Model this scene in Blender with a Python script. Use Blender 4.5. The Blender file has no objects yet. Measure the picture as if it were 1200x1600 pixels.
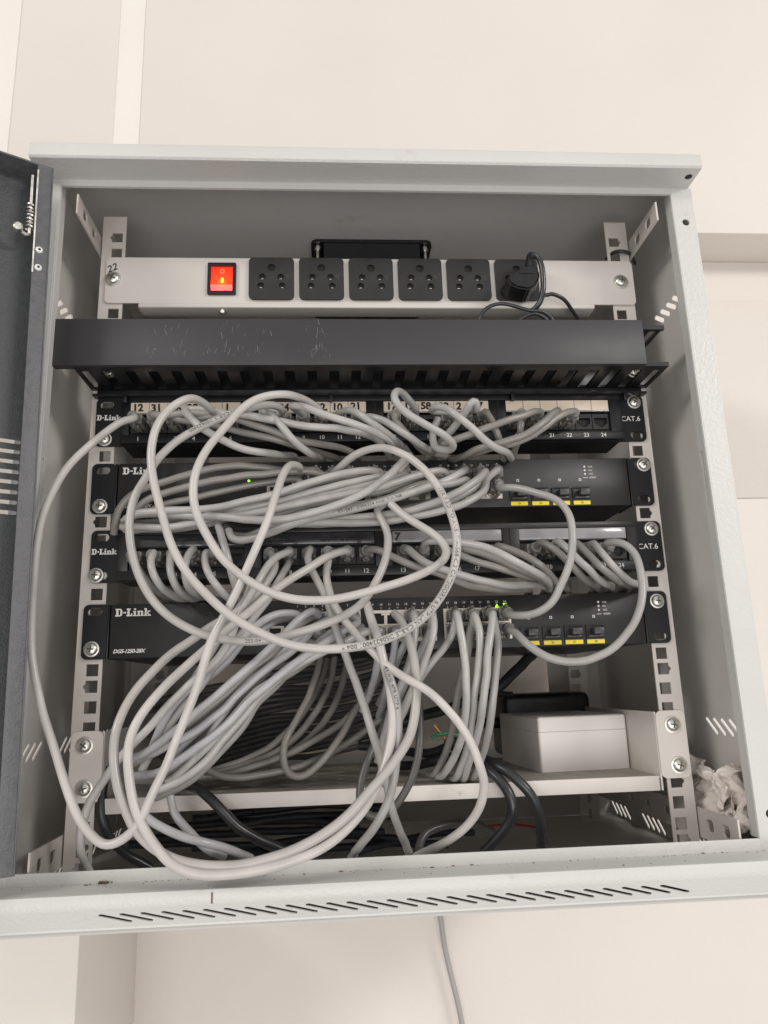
import bpy, bmesh, math, random
from mathutils import Matrix, Vector, noise
random.seed(7)
S = 0.001                      # everything below is measured in millimetres
sc = bpy.context.scene
# ------------------------------------------------------------------ camera, light, exposure
cam_d = bpy.data.cameras.new("camera")
cam = bpy.data.objects.new("camera", cam_d)
sc.collection.objects.link(cam)
sc.camera = cam
cam_d.sensor_fit = 'VERTICAL'; cam_d.sensor_height = 36.0; cam_d.sensor_width = 27.0
cam_d.lens = 25.875
cam_d.clip_start = 0.01; cam_d.clip_end = 50
cam.matrix_world = Matrix([[0.997471, 0.016059, -0.069235, -0.040034], [-0.063628, -0.232274, -0.970567, -0.610898], [-0.031668, 0.972518, -0.230665, -0.019869], [0, 0, 0, 1]])
w = bpy.data.worlds.new("World"); sc.world = w; w.use_nodes = True
w.node_tree.nodes["Background"].inputs[0].default_value = (1.0, 0.975, 0.955, 1)
w.node_tree.nodes["Background"].inputs[1].default_value = 0.60
def area(name, loc, target, sx, sy, power, col):
    l = bpy.data.lights.new(name, 'AREA'); l.shape = 'RECTANGLE'; l.size = sx; l.size_y = sy
    l.energy = power; l.color = col
    o = bpy.data.objects.new(name, l); sc.collection.objects.link(o)
    o.location = loc
    o.rotation_euler = (Vector(target) - Vector(loc)).to_track_quat('-Z', 'Y').to_euler()
    return o
area("ceiling_lamp", (2.2, -1.9, 1.15), (0, 0, 0.1), 1.1, 0.4, 32, (1.0, 0.97, 0.93))
area("ceiling_lamp", (-2.3, -1.9, 1.2), (0, 0, 0.1), 1.1, 0.4, 31, (1.0, 0.97, 0.93))
area("front_fill", (0.1, -3.0, -0.9), (0, 0, 0.05), 2.4, 1.4, 36, (1.0, 0.975, 0.96))  # unseen low frontal fill, added to brighten front faces and the hood underside
sc.view_settings.view_transform = 'Standard'; sc.view_settings.look = 'None'
sc.view_settings.gamma = 1.0; sc.view_settings.exposure = 0.06; sc.view_settings.use_curve_mapping = False
sc.cycles.max_bounces = 8; sc.cycles.use_denoising = True
# ------------------------------------------------------------------ materials
def mat(name, col, rough=0.5, metal=0.0, vary=0.0, vscale=30, bump=0.0, bscale=900, emit=None, estr=0, trans=0.0, rnd=0.0, coat=0.0, dirt=None, dscale=12, dthr=(0.5,0.7), spec=0.5):
    m = bpy.data.materials.new(name); m.use_nodes = True
    nt = m.node_tree; b = nt.nodes["Principled BSDF"]; L = nt.links.new
    b.inputs["Base Color"].default_value = (*col, 1)
    b.inputs["Roughness"].default_value = rough; b.inputs["Metallic"].default_value = metal
    b.inputs["Specular IOR Level"].default_value = spec
    b.inputs["Coat Weight"].default_value = coat
    if trans: b.inputs["Transmission Weight"].default_value = trans
    if emit:
        b.inputs["Emission Color"].default_value = (*emit, 1); b.inputs["Emission Strength"].default_value = estr
    tc = nt.nodes.new("ShaderNodeTexCoord")
    out = None
    if vary or dirt or rnd:
        rgb = nt.nodes.new("ShaderNodeRGB"); rgb.outputs[0].default_value = (*col, 1); out = rgb.outputs[0]
    def hsv_scale(src, fac):
        h = nt.nodes.new("ShaderNodeHueSaturation"); L(src, h.inputs["Color"]); L(fac, h.inputs["Value"]); return h.outputs[0]
    if vary:
        n = nt.nodes.new("ShaderNodeTexNoise"); n.inputs["Scale"].default_value = vscale; n.inputs["Detail"].default_value = 5
        L(tc.outputs["Object"], n.inputs["Vector"])
        r = nt.nodes.new("ShaderNodeMapRange"); L(n.outputs["Fac"], r.inputs[0])
        r.inputs[1].default_value = 0.3; r.inputs[2].default_value = 0.7
        r.inputs[3].default_value = 1 - vary; r.inputs[4].default_value = 1 + vary
        out = hsv_scale(out, r.outputs[0])
        rr = nt.nodes.new("ShaderNodeMapRange"); L(n.outputs["Fac"], rr.inputs[0])
        rr.inputs[1].default_value = 0.3; rr.inputs[2].default_value = 0.7
        rr.inputs[3].default_value = max(0.05, rough - 0.08); rr.inputs[4].default_value = min(1, rough + 0.1)
        L(rr.outputs[0], b.inputs["Roughness"])
    if rnd:
        oi = nt.nodes.new("ShaderNodeObjectInfo")
        r = nt.nodes.new("ShaderNodeMapRange"); L(oi.outputs["Random"], r.inputs[0])
        r.inputs[3].default_value = 1 - rnd; r.inputs[4].default_value = 1 + rnd
        out = hsv_scale(out, r.outputs[0])
    if dirt:
        n = nt.nodes.new("ShaderNodeTexNoise"); n.inputs["Scale"].default_value = dscale; n.inputs["Detail"].default_value = 8; n.inputs["Roughness"].default_value = 0.65
        L(tc.outputs["Object"], n.inputs["Vector"])
        r = nt.nodes.new("ShaderNodeMapRange"); L(n.outputs["Fac"], r.inputs[0])
        r.inputs[1].default_value = dthr[0]; r.inputs[2].default_value = dthr[1]
        r.inputs[3].default_value = 0; r.inputs[4].default_value = 1
        mx = nt.nodes.new("ShaderNodeMixRGB"); L(r.outputs[0], mx.inputs[0]); L(out, mx.inputs[1]); mx.inputs[2].default_value = (*dirt, 1)
        out = mx.outputs[0]
    if out: L(out, b.inputs["Base Color"])
    if bump:
        n = nt.nodes.new("ShaderNodeTexNoise"); n.inputs["Scale"].default_value = bscale; n.inputs["Detail"].default_value = 3
        L(tc.outputs["Object"], n.inputs["Vector"])
        bp = nt.nodes.new("ShaderNodeBump"); bp.inputs["Strength"].default_value = bump; bp.inputs["Distance"].default_value = 0.001
        L(n.outputs["Fac"], bp.inputs["Height"]); L(bp.outputs[0], b.inputs["Normal"])
    return m
M = {}
M['wall'] = mat('wall_paint', (0.66, 0.61, 0.56), 0.8, vary=0.035, vscale=2.5, bump=0.35, bscale=160, dirt=(0.64,0.575,0.51), dscale=5, dthr=(0.60,0.95))
M['wall2'] = mat('white_paint', (0.76, 0.71, 0.66), 0.8, vary=0.03, vscale=4, bump=0.3, bscale=160)
M['shell'] = mat('light_grey_powder_coat', (0.64, 0.615, 0.58), 0.42, vary=0.05, vscale=7, bump=0.25, bscale=500)
M['shell_front'] = mat('light_grey_powder_coat_front', (0.545, 0.535, 0.515), 0.36, vary=0.05, vscale=6, bump=0.4, bscale=420, dirt=(0.38,0.34,0.29), dscale=26, dthr=(0.64,0.86))
M['rail'] = mat('warm_grey_rail_paint', (0.56, 0.52, 0.48), 0.42, vary=0.03, vscale=20, bump=0.15, bscale=700)
M['shelf'] = mat('shelf_paint', (0.66, 0.61, 0.565), 0.45, vary=0.04, vscale=25, bump=0.15, bscale=700, dirt=(0.40,0.35,0.29), dscale=60, dthr=(0.62,0.8))
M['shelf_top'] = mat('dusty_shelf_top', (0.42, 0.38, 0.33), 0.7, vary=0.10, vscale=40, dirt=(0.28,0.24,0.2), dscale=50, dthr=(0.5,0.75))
M['door'] = mat('dark_grey_hammered_coat', (0.050, 0.053, 0.055), 0.42, vary=0.15, vscale=200, bump=0.5, bscale=900)
M['rim'] = mat('dark_grey_lit_rim_coat', (0.098, 0.098, 0.103), 0.42, vary=0.15, vscale=200, bump=0.5, bscale=700)  # lighter copy of the door coat, light on the rim put into colour
M['black'] = mat('black_powder_coat', (0.010, 0.010, 0.012), 0.40, spec=0.35, vary=0.06, vscale=30, bump=0.15, bscale=1500)
M['face'] = mat('switch_face_plastic', (0.019, 0.0175, 0.0175), 0.35, spec=0.42, vary=0.05, vscale=20, bump=0.10, bscale=2500)
M['dcover'] = mat('grey_black_dust_cover', (0.055, 0.052, 0.055), 0.4)
M['black2'] = mat('black_plastic', (0.010, 0.010, 0.011), 0.34, vary=0.08, vscale=40)
M['void'] = mat('hole_shade_black', (0.006, 0.006, 0.007), 0.7)  # flat black laid in holes and openings in place of their shade
M['cover'] = mat('duct_cover_plastic', (0.034, 0.032, 0.035), 0.45, vary=0.05, vscale=12, bump=0.05, bscale=300)
M['socket'] = mat('dark_grey_socket_plastic', (0.022, 0.0215, 0.022), 0.5, vary=0.08, vscale=60, dirt=(0.09,0.085,0.08), dscale=90, dthr=(0.6,0.8))
M['pdu'] = mat('cream_white_coated_steel', (0.60, 0.56, 0.52), 0.38, vary=0.02, vscale=10, dirt=(0.42,0.36,0.30), dscale=45, dthr=(0.70,0.82))
M['steel'] = mat('zinc_plated_steel', (0.74, 0.72, 0.66), 0.36, metal=1.0, vary=0.1, vscale=200)
M['steel_dark'] = mat('recess_shadow_steel', (0.10, 0.095, 0.085), 0.5, metal=0.6)
M['jack'] = mat('jack_shield_metal', (0.72, 0.66, 0.58), 0.35, metal=0.75)
M['ink'] = mat('white_print', (0.72, 0.70, 0.66), 0.6)
M['inkdim'] = mat('grey_print', (0.34, 0.33, 0.32), 0.6)
M['marker'] = mat('black_marker_ink', (0.015, 0.013, 0.013), 0.6)
M['paper'] = mat('cream_label_paper', (0.86, 0.72, 0.58), 0.7, vary=0.04, vscale=80)
M['labelclear'] = mat('reflecting_label_window', (0.30, 0.29, 0.295), 0.22, vary=0.12, vscale=60, coat=0.6)  # clear plastic, its silvery reflection put into the base colour
M['labeldark'] = mat('dark_label_window', (0.035, 0.034, 0.038), 0.2, vary=0.1, vscale=60, coat=0.6)
M['yellow'] = mat('yellow_label', (0.78, 0.62, 0.05), 0.6)
M['green'] = mat('green_lamp_lit', (0.2, 0.7, 0.02), 0.4, emit=(0.35, 1.0, 0.03), estr=1.6)
M['red'] = mat('lit_red_rocker', (0.8, 0.03, 0.01), 0.25, emit=(1.0, 0.035, 0.012), estr=1.25, coat=0.5)
M['redhot'] = mat('neon_glow', (1.0, 0.3, 0.02), 0.3, emit=(1.0, 0.33, 0.02), estr=3.5)
M['redmark'] = mat('pale_red_mark', (1.0, 0.3, 0.2), 0.4, emit=(1.0, 0.12, 0.06), estr=1.0)
M['boot'] = mat('translucent_grey_boot', (0.17, 0.163, 0.155), 0.35, vary=0.1, vscale=100, rnd=0.25)
M['clear'] = mat('clear_plug_plastic', (0.62, 0.57, 0.50), 0.22, trans=0.72, vary=0.1, vscale=100)
cb = dict(rough=0.32, vary=0.10, vscale=38, bump=0.3, bscale=70, rnd=0.16)
M['cL'] = mat('pale_cable_jacket', (0.43, 0.408, 0.385), dirt=(0.40,0.36,0.31), dscale=55, dthr=(0.62,0.85), **cb)
M['cM'] = mat('grey_cable_jacket', (0.375, 0.36, 0.345), dirt=(0.30,0.275,0.25), dscale=45, dthr=(0.52,0.8), **cb)
M['cD'] = mat('dusty_shaded_cable_jacket', (0.235, 0.218, 0.20), dirt=(0.21,0.195,0.18), dscale=45, dthr=(0.5,0.75), **cb)  # dusty grey, darkened further in place of shade on deeper cables
M['cB'] = mat('bluish_grey_cable_jacket', (0.37, 0.365, 0.37), dirt=(0.27,0.265,0.27), dscale=45, dthr=(0.52,0.8), **cb)
M['cR'] = mat('dark_shaded_cable_jacket', (0.09, 0.085, 0.08), dirt=(0.09,0.085,0.08), dscale=45, **cb)  # own dark grey; on the back coil it stands in for shade
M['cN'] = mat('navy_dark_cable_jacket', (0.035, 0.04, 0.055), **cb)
M['cK'] = mat('black_cord_rubber', (0.028, 0.028, 0.030), rough=0.30, vary=0.1, vscale=60, bump=0.05, bscale=200)
M['cG'] = mat('green_wire', (0.03, 0.30, 0.14), 0.4); M['cO'] = mat('orange_wire', (0.6, 0.25, 0.05), 0.4); M['cX'] = mat('red_wire', (0.45, 0.05, 0.03), 0.4)
M['boxp'] = mat('white_abs_plastic', (0.86, 0.82, 0.785), 0.42, vary=0.02, vscale=15)
M['tissue'] = mat('crumpled_tissue', (0.78, 0.71, 0.66), 0.9, vary=0.06, vscale=60, bump=0.3, bscale=200)
M['dust'] = mat('brown_grit', (0.16, 0.10, 0.07), 0.9, vary=0.4, vscale=300)
M['scratch'] = mat('pale_scratch', (0.20, 0.20, 0.205), 0.6)
M['wirecable'] = mat('grey_wall_cable', (0.36, 0.35, 0.34), 0.5)

# ------------------------------------------------------------------ mesh helpers
def link(o): sc.collection.objects.link(o); return o
def origin_of(p):
    v = Vector((0, 0, 0))
    while p is not None:
        v += p.location; p = p.parent
    return v
def thing(name, label, cat, loc, group=None):
    o = link(bpy.data.objects.new(name, None)); o.location = Vector(loc) * S
    o.empty_display_size = 0.02
    o['label'] = label; o['category'] = cat
    if group: o['group'] = group
    return o
class MB:
    def __init__(s): s.v = []; s.f = []
    def add(s, vs, fs):
        k = len(s.v); s.v += [tuple(v) for v in vs]; s.f += [tuple(i + k for i in f) for f in fs]; return s
    def box(s, x0, x1, y0, y1, z0, z1, b=0.0, seg=2, mx=None):
        bm = bmesh.new(); bmesh.ops.create_cube(bm, size=1)
        for v in bm.verts: v.co = Vector(((x0+x1)/2 + v.co.x*(x1-x0), (y0+y1)/2 + v.co.y*(y1-y0), (z0+z1)/2 + v.co.z*(z1-z0)))
        if b: bmesh.ops.bevel(bm, geom=bm.edges[:], offset=b, segments=seg, affect='EDGES', profile=0.5)
        if mx is not None: bmesh.ops.transform(bm, matrix=mx, verts=bm.verts)
        bm.verts.index_update()
        s.add([v.co[:] for v in bm.verts], [[v.index for v in f.verts] for f in bm.faces]); bm.free(); return s
    def tube(s, pts, r, n=10, cap=True):
        pts = [Vector(p) for p in pts]; N = len(pts); k = len(s.v)
        t0 = (pts[1]-pts[0]).normalized()
        up = Vector((0, 0, 1)) if abs(t0.z) < 0.9 else Vector((1, 0, 0))
        nrm = (up - t0*up.dot(t0)).normalized(); prev = t0; fr = []
        for i, p in enumerate(pts):
            t = (pts[min(i+1, N-1)] - pts[max(i-1, 0)])
            t = t.normalized() if t.length > 1e-9 else prev
            q = prev.rotation_difference(t); nrm = q @ nrm; nrm = (nrm - t*nrm.dot(t)).normalized(); prev = t
            bn = t.cross(nrm); rr = r[i] if isinstance(r, (list, tuple)) else r
            fr.append((p, t, nrm.copy(), bn))
            for j in range(n):
                a = 2*math.pi*j/n
                s.v.append(tuple(p + (nrm*math.cos(a) + bn*math.sin(a))*rr))
        for i in range(N-1):
            for j in range(n):
                a = k+i*n+j; b = k+i*n+(j+1) % n
                s.f.append((a, b, b+n, a+n))
        if cap:
            s.f.append(tuple(k+j for j in range(n))[::-1]); s.f.append(tuple(k+(N-1)*n+j for j in range(n)))
        return fr
    def cyl(s, p0, p1, r, n=20, r2=None): s.tube([p0, p1], [r, r if r2 is None else r2], n); return s
    def mesh(s, name='m'):
        me = bpy.data.meshes.new(name); me.from_pydata([(a*S, b*S, c*S) for a, b, c in s.v], [], s.f); me.validate()
        bm = bmesh.new(); bm.from_mesh(me); bmesh.ops.recalc_face_normals(bm, faces=bm.faces); bm.to_mesh(me); bm.free()
        for p in me.polygons: p.use_smooth = True
        me.set_sharp_from_angle(angle=math.radians(38))
        return me
    def build(s, name, m, parent=None, base=None, label=None, cat=None, group=None, kind=None):
        if parent is not None: org = origin_of(parent)
        else: org = Vector(base or (0, 0, 0)) * S
        me = s.mesh(name)
        me.transform(Matrix.Translation(-org)); me.materials.append(m)
        o = link(bpy.data.objects.new(name, me))
        if parent is not None: o.parent = parent
        else: o.location = org
        if label: o['label'] = label
        if cat: o['category'] = cat
        if group: o['group'] = group
        if kind: o['kind'] = kind
        return o
def inst(me, name, at, parent, m=None, rot=None, label=None):
    o = link(bpy.data.objects.new(name, me)); o.parent = parent
    o.location = Vector(at)*S - origin_of(parent)
    if rot is not None: o.rotation_euler = rot
    if label: o['label'] = label
    if m and not me.materials: me.materials.append(m)
    return o
def shape2d(outlines, t):
    """flat plate with holes: list of closed outlines (first the outer), thickness t along local z, in mm"""
    from mathutils.geometry import delaunay_2d_cdt
    co = []; faces = []
    for o in outlines:
        k = len(co); co += [Vector((p[0], p[1])) for p in o]; faces.append(list(range(k, k+len(o))))
    n0 = len(co)
    eds = [(f[i-1], f[i]) for f in faces for i in range(len(f))]
    v2, _, f2, _, _, _ = delaunay_2d_cdt(co, eds, [], 0, 1e-5)
    def inside(x, y, o):
        r = False
        for i in range(len(o)):
            x0, y0 = o[i-1][0], o[i-1][1]; x1, y1 = o[i][0], o[i][1]
            if (y0 > y) != (y1 > y) and x < (x1-x0)*(y-y0)/(y1-y0)+x0: r = not r
        return r
    bb = [(min(p[0] for p in o), max(p[0] for p in o), min(p[1] for p in o), max(p[1] for p in o)) for o in outlines]
    keep = []
    for f in f2:
        x = sum(v2[i][0] for i in f)/len(f); y = sum(v2[i][1] for i in f)/len(f)
        if inside(x, y, outlines[0]) and not any(q[0] <= x <= q[1] and q[2] <= y <= q[3] and inside(x, y, o) for q, o in zip(bb[1:], outlines[1:])): keep.append(f)
    f2 = keep
    n = len(v2)
    vs = [Vector((v[0], v[1], t/2)) for v in v2] + [Vector((v[0], v[1], -t/2)) for v in v2]
    fs = [tuple(f) for f in f2] + [tuple(i+n for i in f[::-1]) for f in f2]
    cnt = {}
    for f in f2:
        for i in range(len(f)):
            a, b_ = f[i], f[(i+1) % len(f)]; cnt[(a, b_)] = 1
    for (a, b_) in cnt:
        if (b_, a) not in cnt: fs.append((b_, a, a+n, b_+n))
    return vs, fs
def plate(mb, outlines, t, org, U, Vv):
    vs, fs = shape2d(outlines, t); U = Vector(U).normalized(); Vv = Vector(Vv).normalized(); W = U.cross(Vv); o = Vector(org)
    mb.add([o + U*v.x + Vv*v.y + W*v.z for v in vs], fs); return mb
def rrect(cx, cy, w, h, r, n=5):
    r = min(r, w/2-1e-3, h/2-1e-3); out = []
    for (sx, sy, a0) in ((1, 1, 0), (-1, 1, 90), (-1, -1, 180), (1, -1, 270)):
        for i in range(n+1):
            a = math.radians(a0 + 90*i/n); out.append((cx + sx*(w/2-r) + r*math.cos(a), cy + sy*(h/2-r) + r*math.sin(a)))
    return out
def rect(x0, x1, y0, y1): return [(x0, y0), (x1, y0), (x1, y1), (x0, y1)]
def circ(cx, cy, r, n=20): return [(cx+r*math.cos(2*math.pi*i/n), cy+r*math.sin(2*math.pi*i/n)) for i in range(n)]
def slot(cx, cy, L, wd, ang, n=5):
    ca, sa = math.cos(ang), math.sin(ang)
    return [(cx + x*ca - y*sa, cy + x*sa + y*ca) for x, y in rrect(0, 0, L, wd, wd/2-0.01, n)]
XZ = ((1, 0, 0), (0, 0, 1)); YZ = ((0, 1, 0), (0, 0, 1)); XY = ((1, 0, 0), (0, 1, 0))
def text2d(s, size, off=0.0, shear=0.0, align='LEFT', space=1.0):
    cu = bpy.data.curves.new('tmp', 'FONT'); cu.body = s; cu.size = size; cu.offset = off; cu.shear = shear
    cu.align_x = align; cu.extrude = 0.04; cu.space_character = space; cu.resolution_u = 3
    ob = bpy.data.objects.new('tmp', cu); me = bpy.data.meshes.new_from_object(ob)
    vs = [v.co.copy() for v in me.vertices]; fs = [tuple(p.vertices) for p in me.polygons]
    bpy.data.objects.remove(ob); bpy.data.curves.remove(cu); bpy.data.meshes.remove(me)
    return vs, fs
def text(mb, s, size, x, z, y, rot=0.0, **k):
    """writing on a face that looks towards -y; x, z = start of the base line"""
    vs, fs = text2d(s, size, **k); ca, sa = math.cos(rot), math.sin(rot)
    mb.add([(x + v.x*ca - v.y*sa, y - 0.05 + v.z, z + v.x*sa + v.y*ca) for v in vs], [f[::-1] for f in fs]); return mb
SLAB = {  # heavy slab-serif letters as quads in a box 8 high
 'D': (8.6, [[(0,0),(5,0),(5,1.4),(0,1.4)], [(0,6.6),(5,6.6),(5,8),(0,8)], [(1,1.4),(3.4,1.4),(3.4,6.6),(1,6.6)], [(5,0),(6.6,.5),(7.7,2),(5.4,2)], [(5,0),(5.4,2),(5,1.4)], [(5.4,2),(7.7,2),(7.7,6),(5.4,6)], [(5.4,6),(7.7,6),(6.6,7.5),(5,8)], [(5.4,6),(5,8),(5,6.6)]]),
 '-': (3.6, [[(.3,3),(3.2,3),(3.2,4.6),(.3,4.6)]]),
 'L': (7.2, [[(0,0),(6.4,0),(6.4,1.4),(0,1.4)], [(1,1.4),(3.4,1.4),(3.4,6.6),(1,6.6)], [(0,6.6),(4.4,6.6),(4.4,8),(0,8)], [(5,1.4),(6.4,1.4),(6.4,3.2),(5,2.6)]]),
 'i': (4.4, [[(0,0),(4,0),(4,1.2),(0,1.2)], [(.9,1.2),(3.1,1.2),(3.1,5.4),(.9,5.4)], [(0,4.3),(.9,4.3),(.9,5.4),(0,5.4)], [(.9,6.4),(3.1,6.4),(3.1,8),(.9,8)]]),
 'n': (7.6, [[(0,0),(3.6,0),(3.6,1.2),(0,1.2)], [(.8,1.2),(2.9,1.2),(2.9,5.4),(.8,5.4)], [(0,4.3),(.8,4.3),(.8,5.4),(0,5.4)], [(2.9,4.1),(4.6,4.1),(5.6,5.5),(3.9,5.5),(2.9,5)], [(4.5,1.2),(6.6,1.2),(6.6,4.6),(5.6,5.5),(4.5,4.1)], [(4,0),(7.3,0),(7.3,1.2),(4,1.2)]]),
 'k': (7.8, [[(0,0),(3.6,0),(3.6,1.2),(0,1.2)], [(.8,1.2),(2.9,1.2),(2.9,8),(.8,8)], [(0,6.9),(.8,6.9),(.8,8),(0,8)], [(2.9,2.4),(4.2,3.2),(6.2,4.4),(4.6,4.4),(2.9,3.4)], [(4,4.4),(7,4.4),(7,5.4),(4,5.4)], [(4.2,3.2),(3.4,2.7),(5,1.2),(6.9,1.2)], [(4,0),(7.6,0),(7.6,1.2),(4,1.2)]]),
}
def slabtext(mb, s, h, x, z, y, wide=1.0):
    k = h/8
    for ch in s:
        adv, quads = SLAB[ch]
        for q in quads:
            n = len(q); A = [(x+a*k*wide, y-0.10, z+b*k) for a, b in q]; B = [(a, y, c) for a, _, c in A]
            mb.add(A+B, [tuple(range(n))] + [(i, (i+1) % n, n+(i+1) % n, n+i) for i in range(n)])
        x += adv*k*wide
    return x
def smooth(pts, step=3.0):
    P = [Vector(p) for p in pts]; P = [P[0]*2-P[1]] + P + [P[-1]*2-P[-2]]; out = []
    for i in range(1, len(P)-2):
        p0, p1, p2, p3 = P[i-1], P[i], P[i+1], P[i+2]
        d = lambda a, b: max((a-b).length, 1e-3)**0.5
        t0 = 0; t1 = t0+d(p0, p1); t2 = t1+d(p1, p2); t3 = t2+d(p2, p3)
        n = max(2, int((p2-p1).length/step))
        for j in range(n):
            t = t1+(t2-t1)*j/n
            a1 = p0*((t1-t)/(t1-t0))+p1*((t-t0)/(t1-t0)); a2 = p1*((t2-t)/(t2-t1))+p2*((t-t1)/(t2-t1)); a3 = p2*((t3-t)/(t3-t2))+p3*((t-t2)/(t3-t2))
            b1 = a1*((t2-t)/(t2-t0))+a2*((t-t0)/(t2-t0)); b2 = a2*((t3-t)/(t3-t1))+a3*((t-t1)/(t3-t1))
            out.append(b1*((t2-t)/(t2-t1))+b2*((t-t1)/(t2-t1)))
    out.append(P[-2]); 
    for _ in range(3):
        out = [out[0]] + [(out[i-1]+out[i]*2+out[i+1])/4 for i in range(1, len(out)-1)] + [out[-1]]
    return out

# ------------------------------------------------------------------ the wall behind
WY = 335
b = MB().box(-2600, 2600, WY, WY+60, -2600, 579)
b.box(-280, 2600, WY-1.6, WY-0.2, 216, 515, b=0.6)
b.build('wall', M['wall'], kind='structure', base=(0, WY, 0))
b = MB().box(-2600, 2600, WY-71, WY+60, 579.5, 2600, b=2)
b.build('wall_upper_beam', M['wall'], kind='structure', base=(0, WY, 579))
b = MB().box(-1500, -270, 128, WY-0.5, -2600, -190, b=3)
b.build('wall_pilaster', M['wall2'], kind='structure', base=(-300, WY, -1500))
b = MB().box(-1500, -466, WY-72.6, WY-69, 583, 2600, b=1.2)
b.build('wall_corner_column', M['wall2'], kind='structure', base=(-500, WY, 560))
b = MB().box(-276, 2600, WY-3.0, WY-0.5, -2600, 215, b=1)
b.build('wall_lower_panel', M['wall2'], kind='structure', base=(0, WY, -1000))
b = MB().box(-329, -295, WY-72.4, WY-69, 584, 2600, b=0.8)
b.build('trunking_strip', M['wall2'], base=(-300, WY, 560), label='flat pale vertical trunking strip on the wall above the left of the cabinet', cat='trunking')
b = MB(); b.tube(smooth([(69.1, 320.0, -244.9), (76.4, 320.0, -280.6), (79.4, 320.0, -309.5), (85.8, 320.0, -342.7), (91.7, 320.0, -368.9), (95.5, 320.0, -391.5), (97.7, 320.0, -416.8)]), 3.0, 12)
b.build('wall_cable', M['wirecable'], base=[(69.1, 320.0, -244.9), (76.4, 320.0, -280.6), (79.4, 320.0, -309.5), (85.8, 320.0, -342.7), (91.7, 320.0, -368.9), (95.5, 320.0, -391.5), (97.7, 320.0, -416.8)][0], label='single grey cable hanging on the wall beneath the cabinet', cat='cable')

# ------------------------------------------------------------------ cabinet
cabinet = thing('wall_cabinet', 'open light grey steel wall cabinet with slotted sides and slots along its sill', 'cabinet', (0, 110, -172))
FX, SX, YF, YB, ZT, ZB = 261, 279, -62, 285, 425, -172
hood = [(-60, 394), (-62.5, 394), (-62.5, 400), (-88.5, 400), (-90, 401.5), (-90, 411.5), (-88.8, 413.5), (-74, 426), (-70, 427.5), (287, 427.5), (287, 425), (-60, 425)]
b = MB(); n = len(hood)
A = [(-277.5, y, z) for y, z in hood]; B = [(277.5, y, z) for y, z in hood]
b.add(A+B, [tuple(range(n))[::-1], tuple(range(n, 2*n))] + [(i, (i+1) % n, n+(i+1) % n, n+i) for i in range(n)])
top = b.build('top_hood', M['shell_front'], cabinet)
b = MB()
b.cyl((271, -78, 399.98), (271, -78, 399.7), 3.0, 18)
b.build('screw_hole', M['void'], top)
# side walls with slot groups
def side_slots(sgn):
    H = []
    for z, ys, wd in ((318, (2, 97, 192), 4.4), (-61, (2, 97, 192), 3.4), (-163.2, (73, 168, 255), 3.4)):
        for yc in ys:
            for k in range(4):
                H.append(slot(yc-19+12.6*k, z, 21.5 if z > -100 else 20, wd, math.radians(37)))
    return H
for sx, nm in ((-1, 'left'), (1, 'right')):
    b = MB(); plate(b, [rect(YF+1, YB, ZB-1, ZT+0.8)] + side_slots(sx), 1.2, (sx*SX, 0, 0), *YZ)
    b.build('side_wall', M['shell'], cabinet)
    b = MB()
    hole = [circ(sx*(271.5), 366, 3.2, 20)] if sx > 0 else []
    hole += [circ(sx*271, -118, 3.2, 20)]
    plate(b, [rect(*sorted((sx*FX, sx*(SX+1.5))), -142, 400)] + hole, 1.4, (0, YF, 0), *XZ)
    ret = [rect(YF+0.8, YF+11, -134, 399), slot(YF+6, 136, 46, 4.4, math.radians(90))]
    plate(b, ret, 1.2, (sx*(FX+0.4), 0, 0), *YZ)
    # rounded corner bead between flange and return
    b.tube([(sx*(FX+1.6), YF+1.1, -134), (sx*(FX+1.6), YF+1.1, 399.5)], 2.0, 16)
    b.tube([(sx*(SX+0.6), YF+0.6, -142), (sx*(SX+0.6), YF+0.6, 399.5)], 1.4, 10)
    b.build('front_flange', M['shell_front'], cabinet)
b = MB().box(-SX, SX, YF+1, YB, ZB-1.5, ZB); b.build('floor_panel', M['shell'], cabinet)
b = MB().box(-SX-0.6, SX+0.6, YF+1.5, YB+1, 425.3, 426.9); b.build('roof_seal_panel', M['shell'], cabinet)  # added inside the hood slab to stop light leaking at its sides
b = MB(); plate(b, [rect(-SX, SX, ZB, ZT), rrect(11, 145, 410, 480, 6)], 1.2, (0, YB+0.8, 0), *XZ)
b.build('back_panel', M['shell'], cabinet)
# base sill
b = MB().box(-FX-14, FX+14, YF-0.6, YF+0.8, ZB, -134, b=0.5)
prof = [(-62, -142), (-87, -142), (-89.3, -142.8), (-90, -145), (-90, -150.5), (-89.4, -152)]
prof2 = [(-87.8, -151.6), (-88.6, -150), (-88.6, -145.6), (-87.6, -144), (-62, -143.6)]
pr = prof + prof2; n = len(pr)
A = [(-279, y, z) for y, z in pr]; B = [(279, y, z) for y, z in pr]
b.add(A+B, [tuple(range(n))[::-1], tuple(range(n, 2*n))] + [(i, (i+1) % n, n+(i+1) % n, n+i) for i in range(n)])
V2 = Vector((0, 5, -12)).normalized()
H = []
for k in range(29):
    x0 = -192.3 + k*13.07
    H.append([(x0, -3.0), (x0+2.2, -2.8), (x0+20.8, -8.2), (x0+20.4, -9.7), (x0+18, -9.4), (x0+0.2, -4.3)])
plate(b, [rect(-279, 279, -13.2, 0)] + H, 1.0, (0, -89, -151.6), (1, 0, 0), tuple(-V2))
b.box(-279, 279, -84.6, -60, -164.6, -163.2)
for sx in (-1, 1): b.box(*sorted((sx*279, sx*277.8)), -84, YF, -163, -143)
sill = b.build('base_sill', M['shell_front'], cabinet)
b = MB(); b.box(-121.6, -120.6, -90.3, -90.02, -151, -144.5, mx=None); b.build('scuff_mark', M['dust'], sill)
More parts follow.
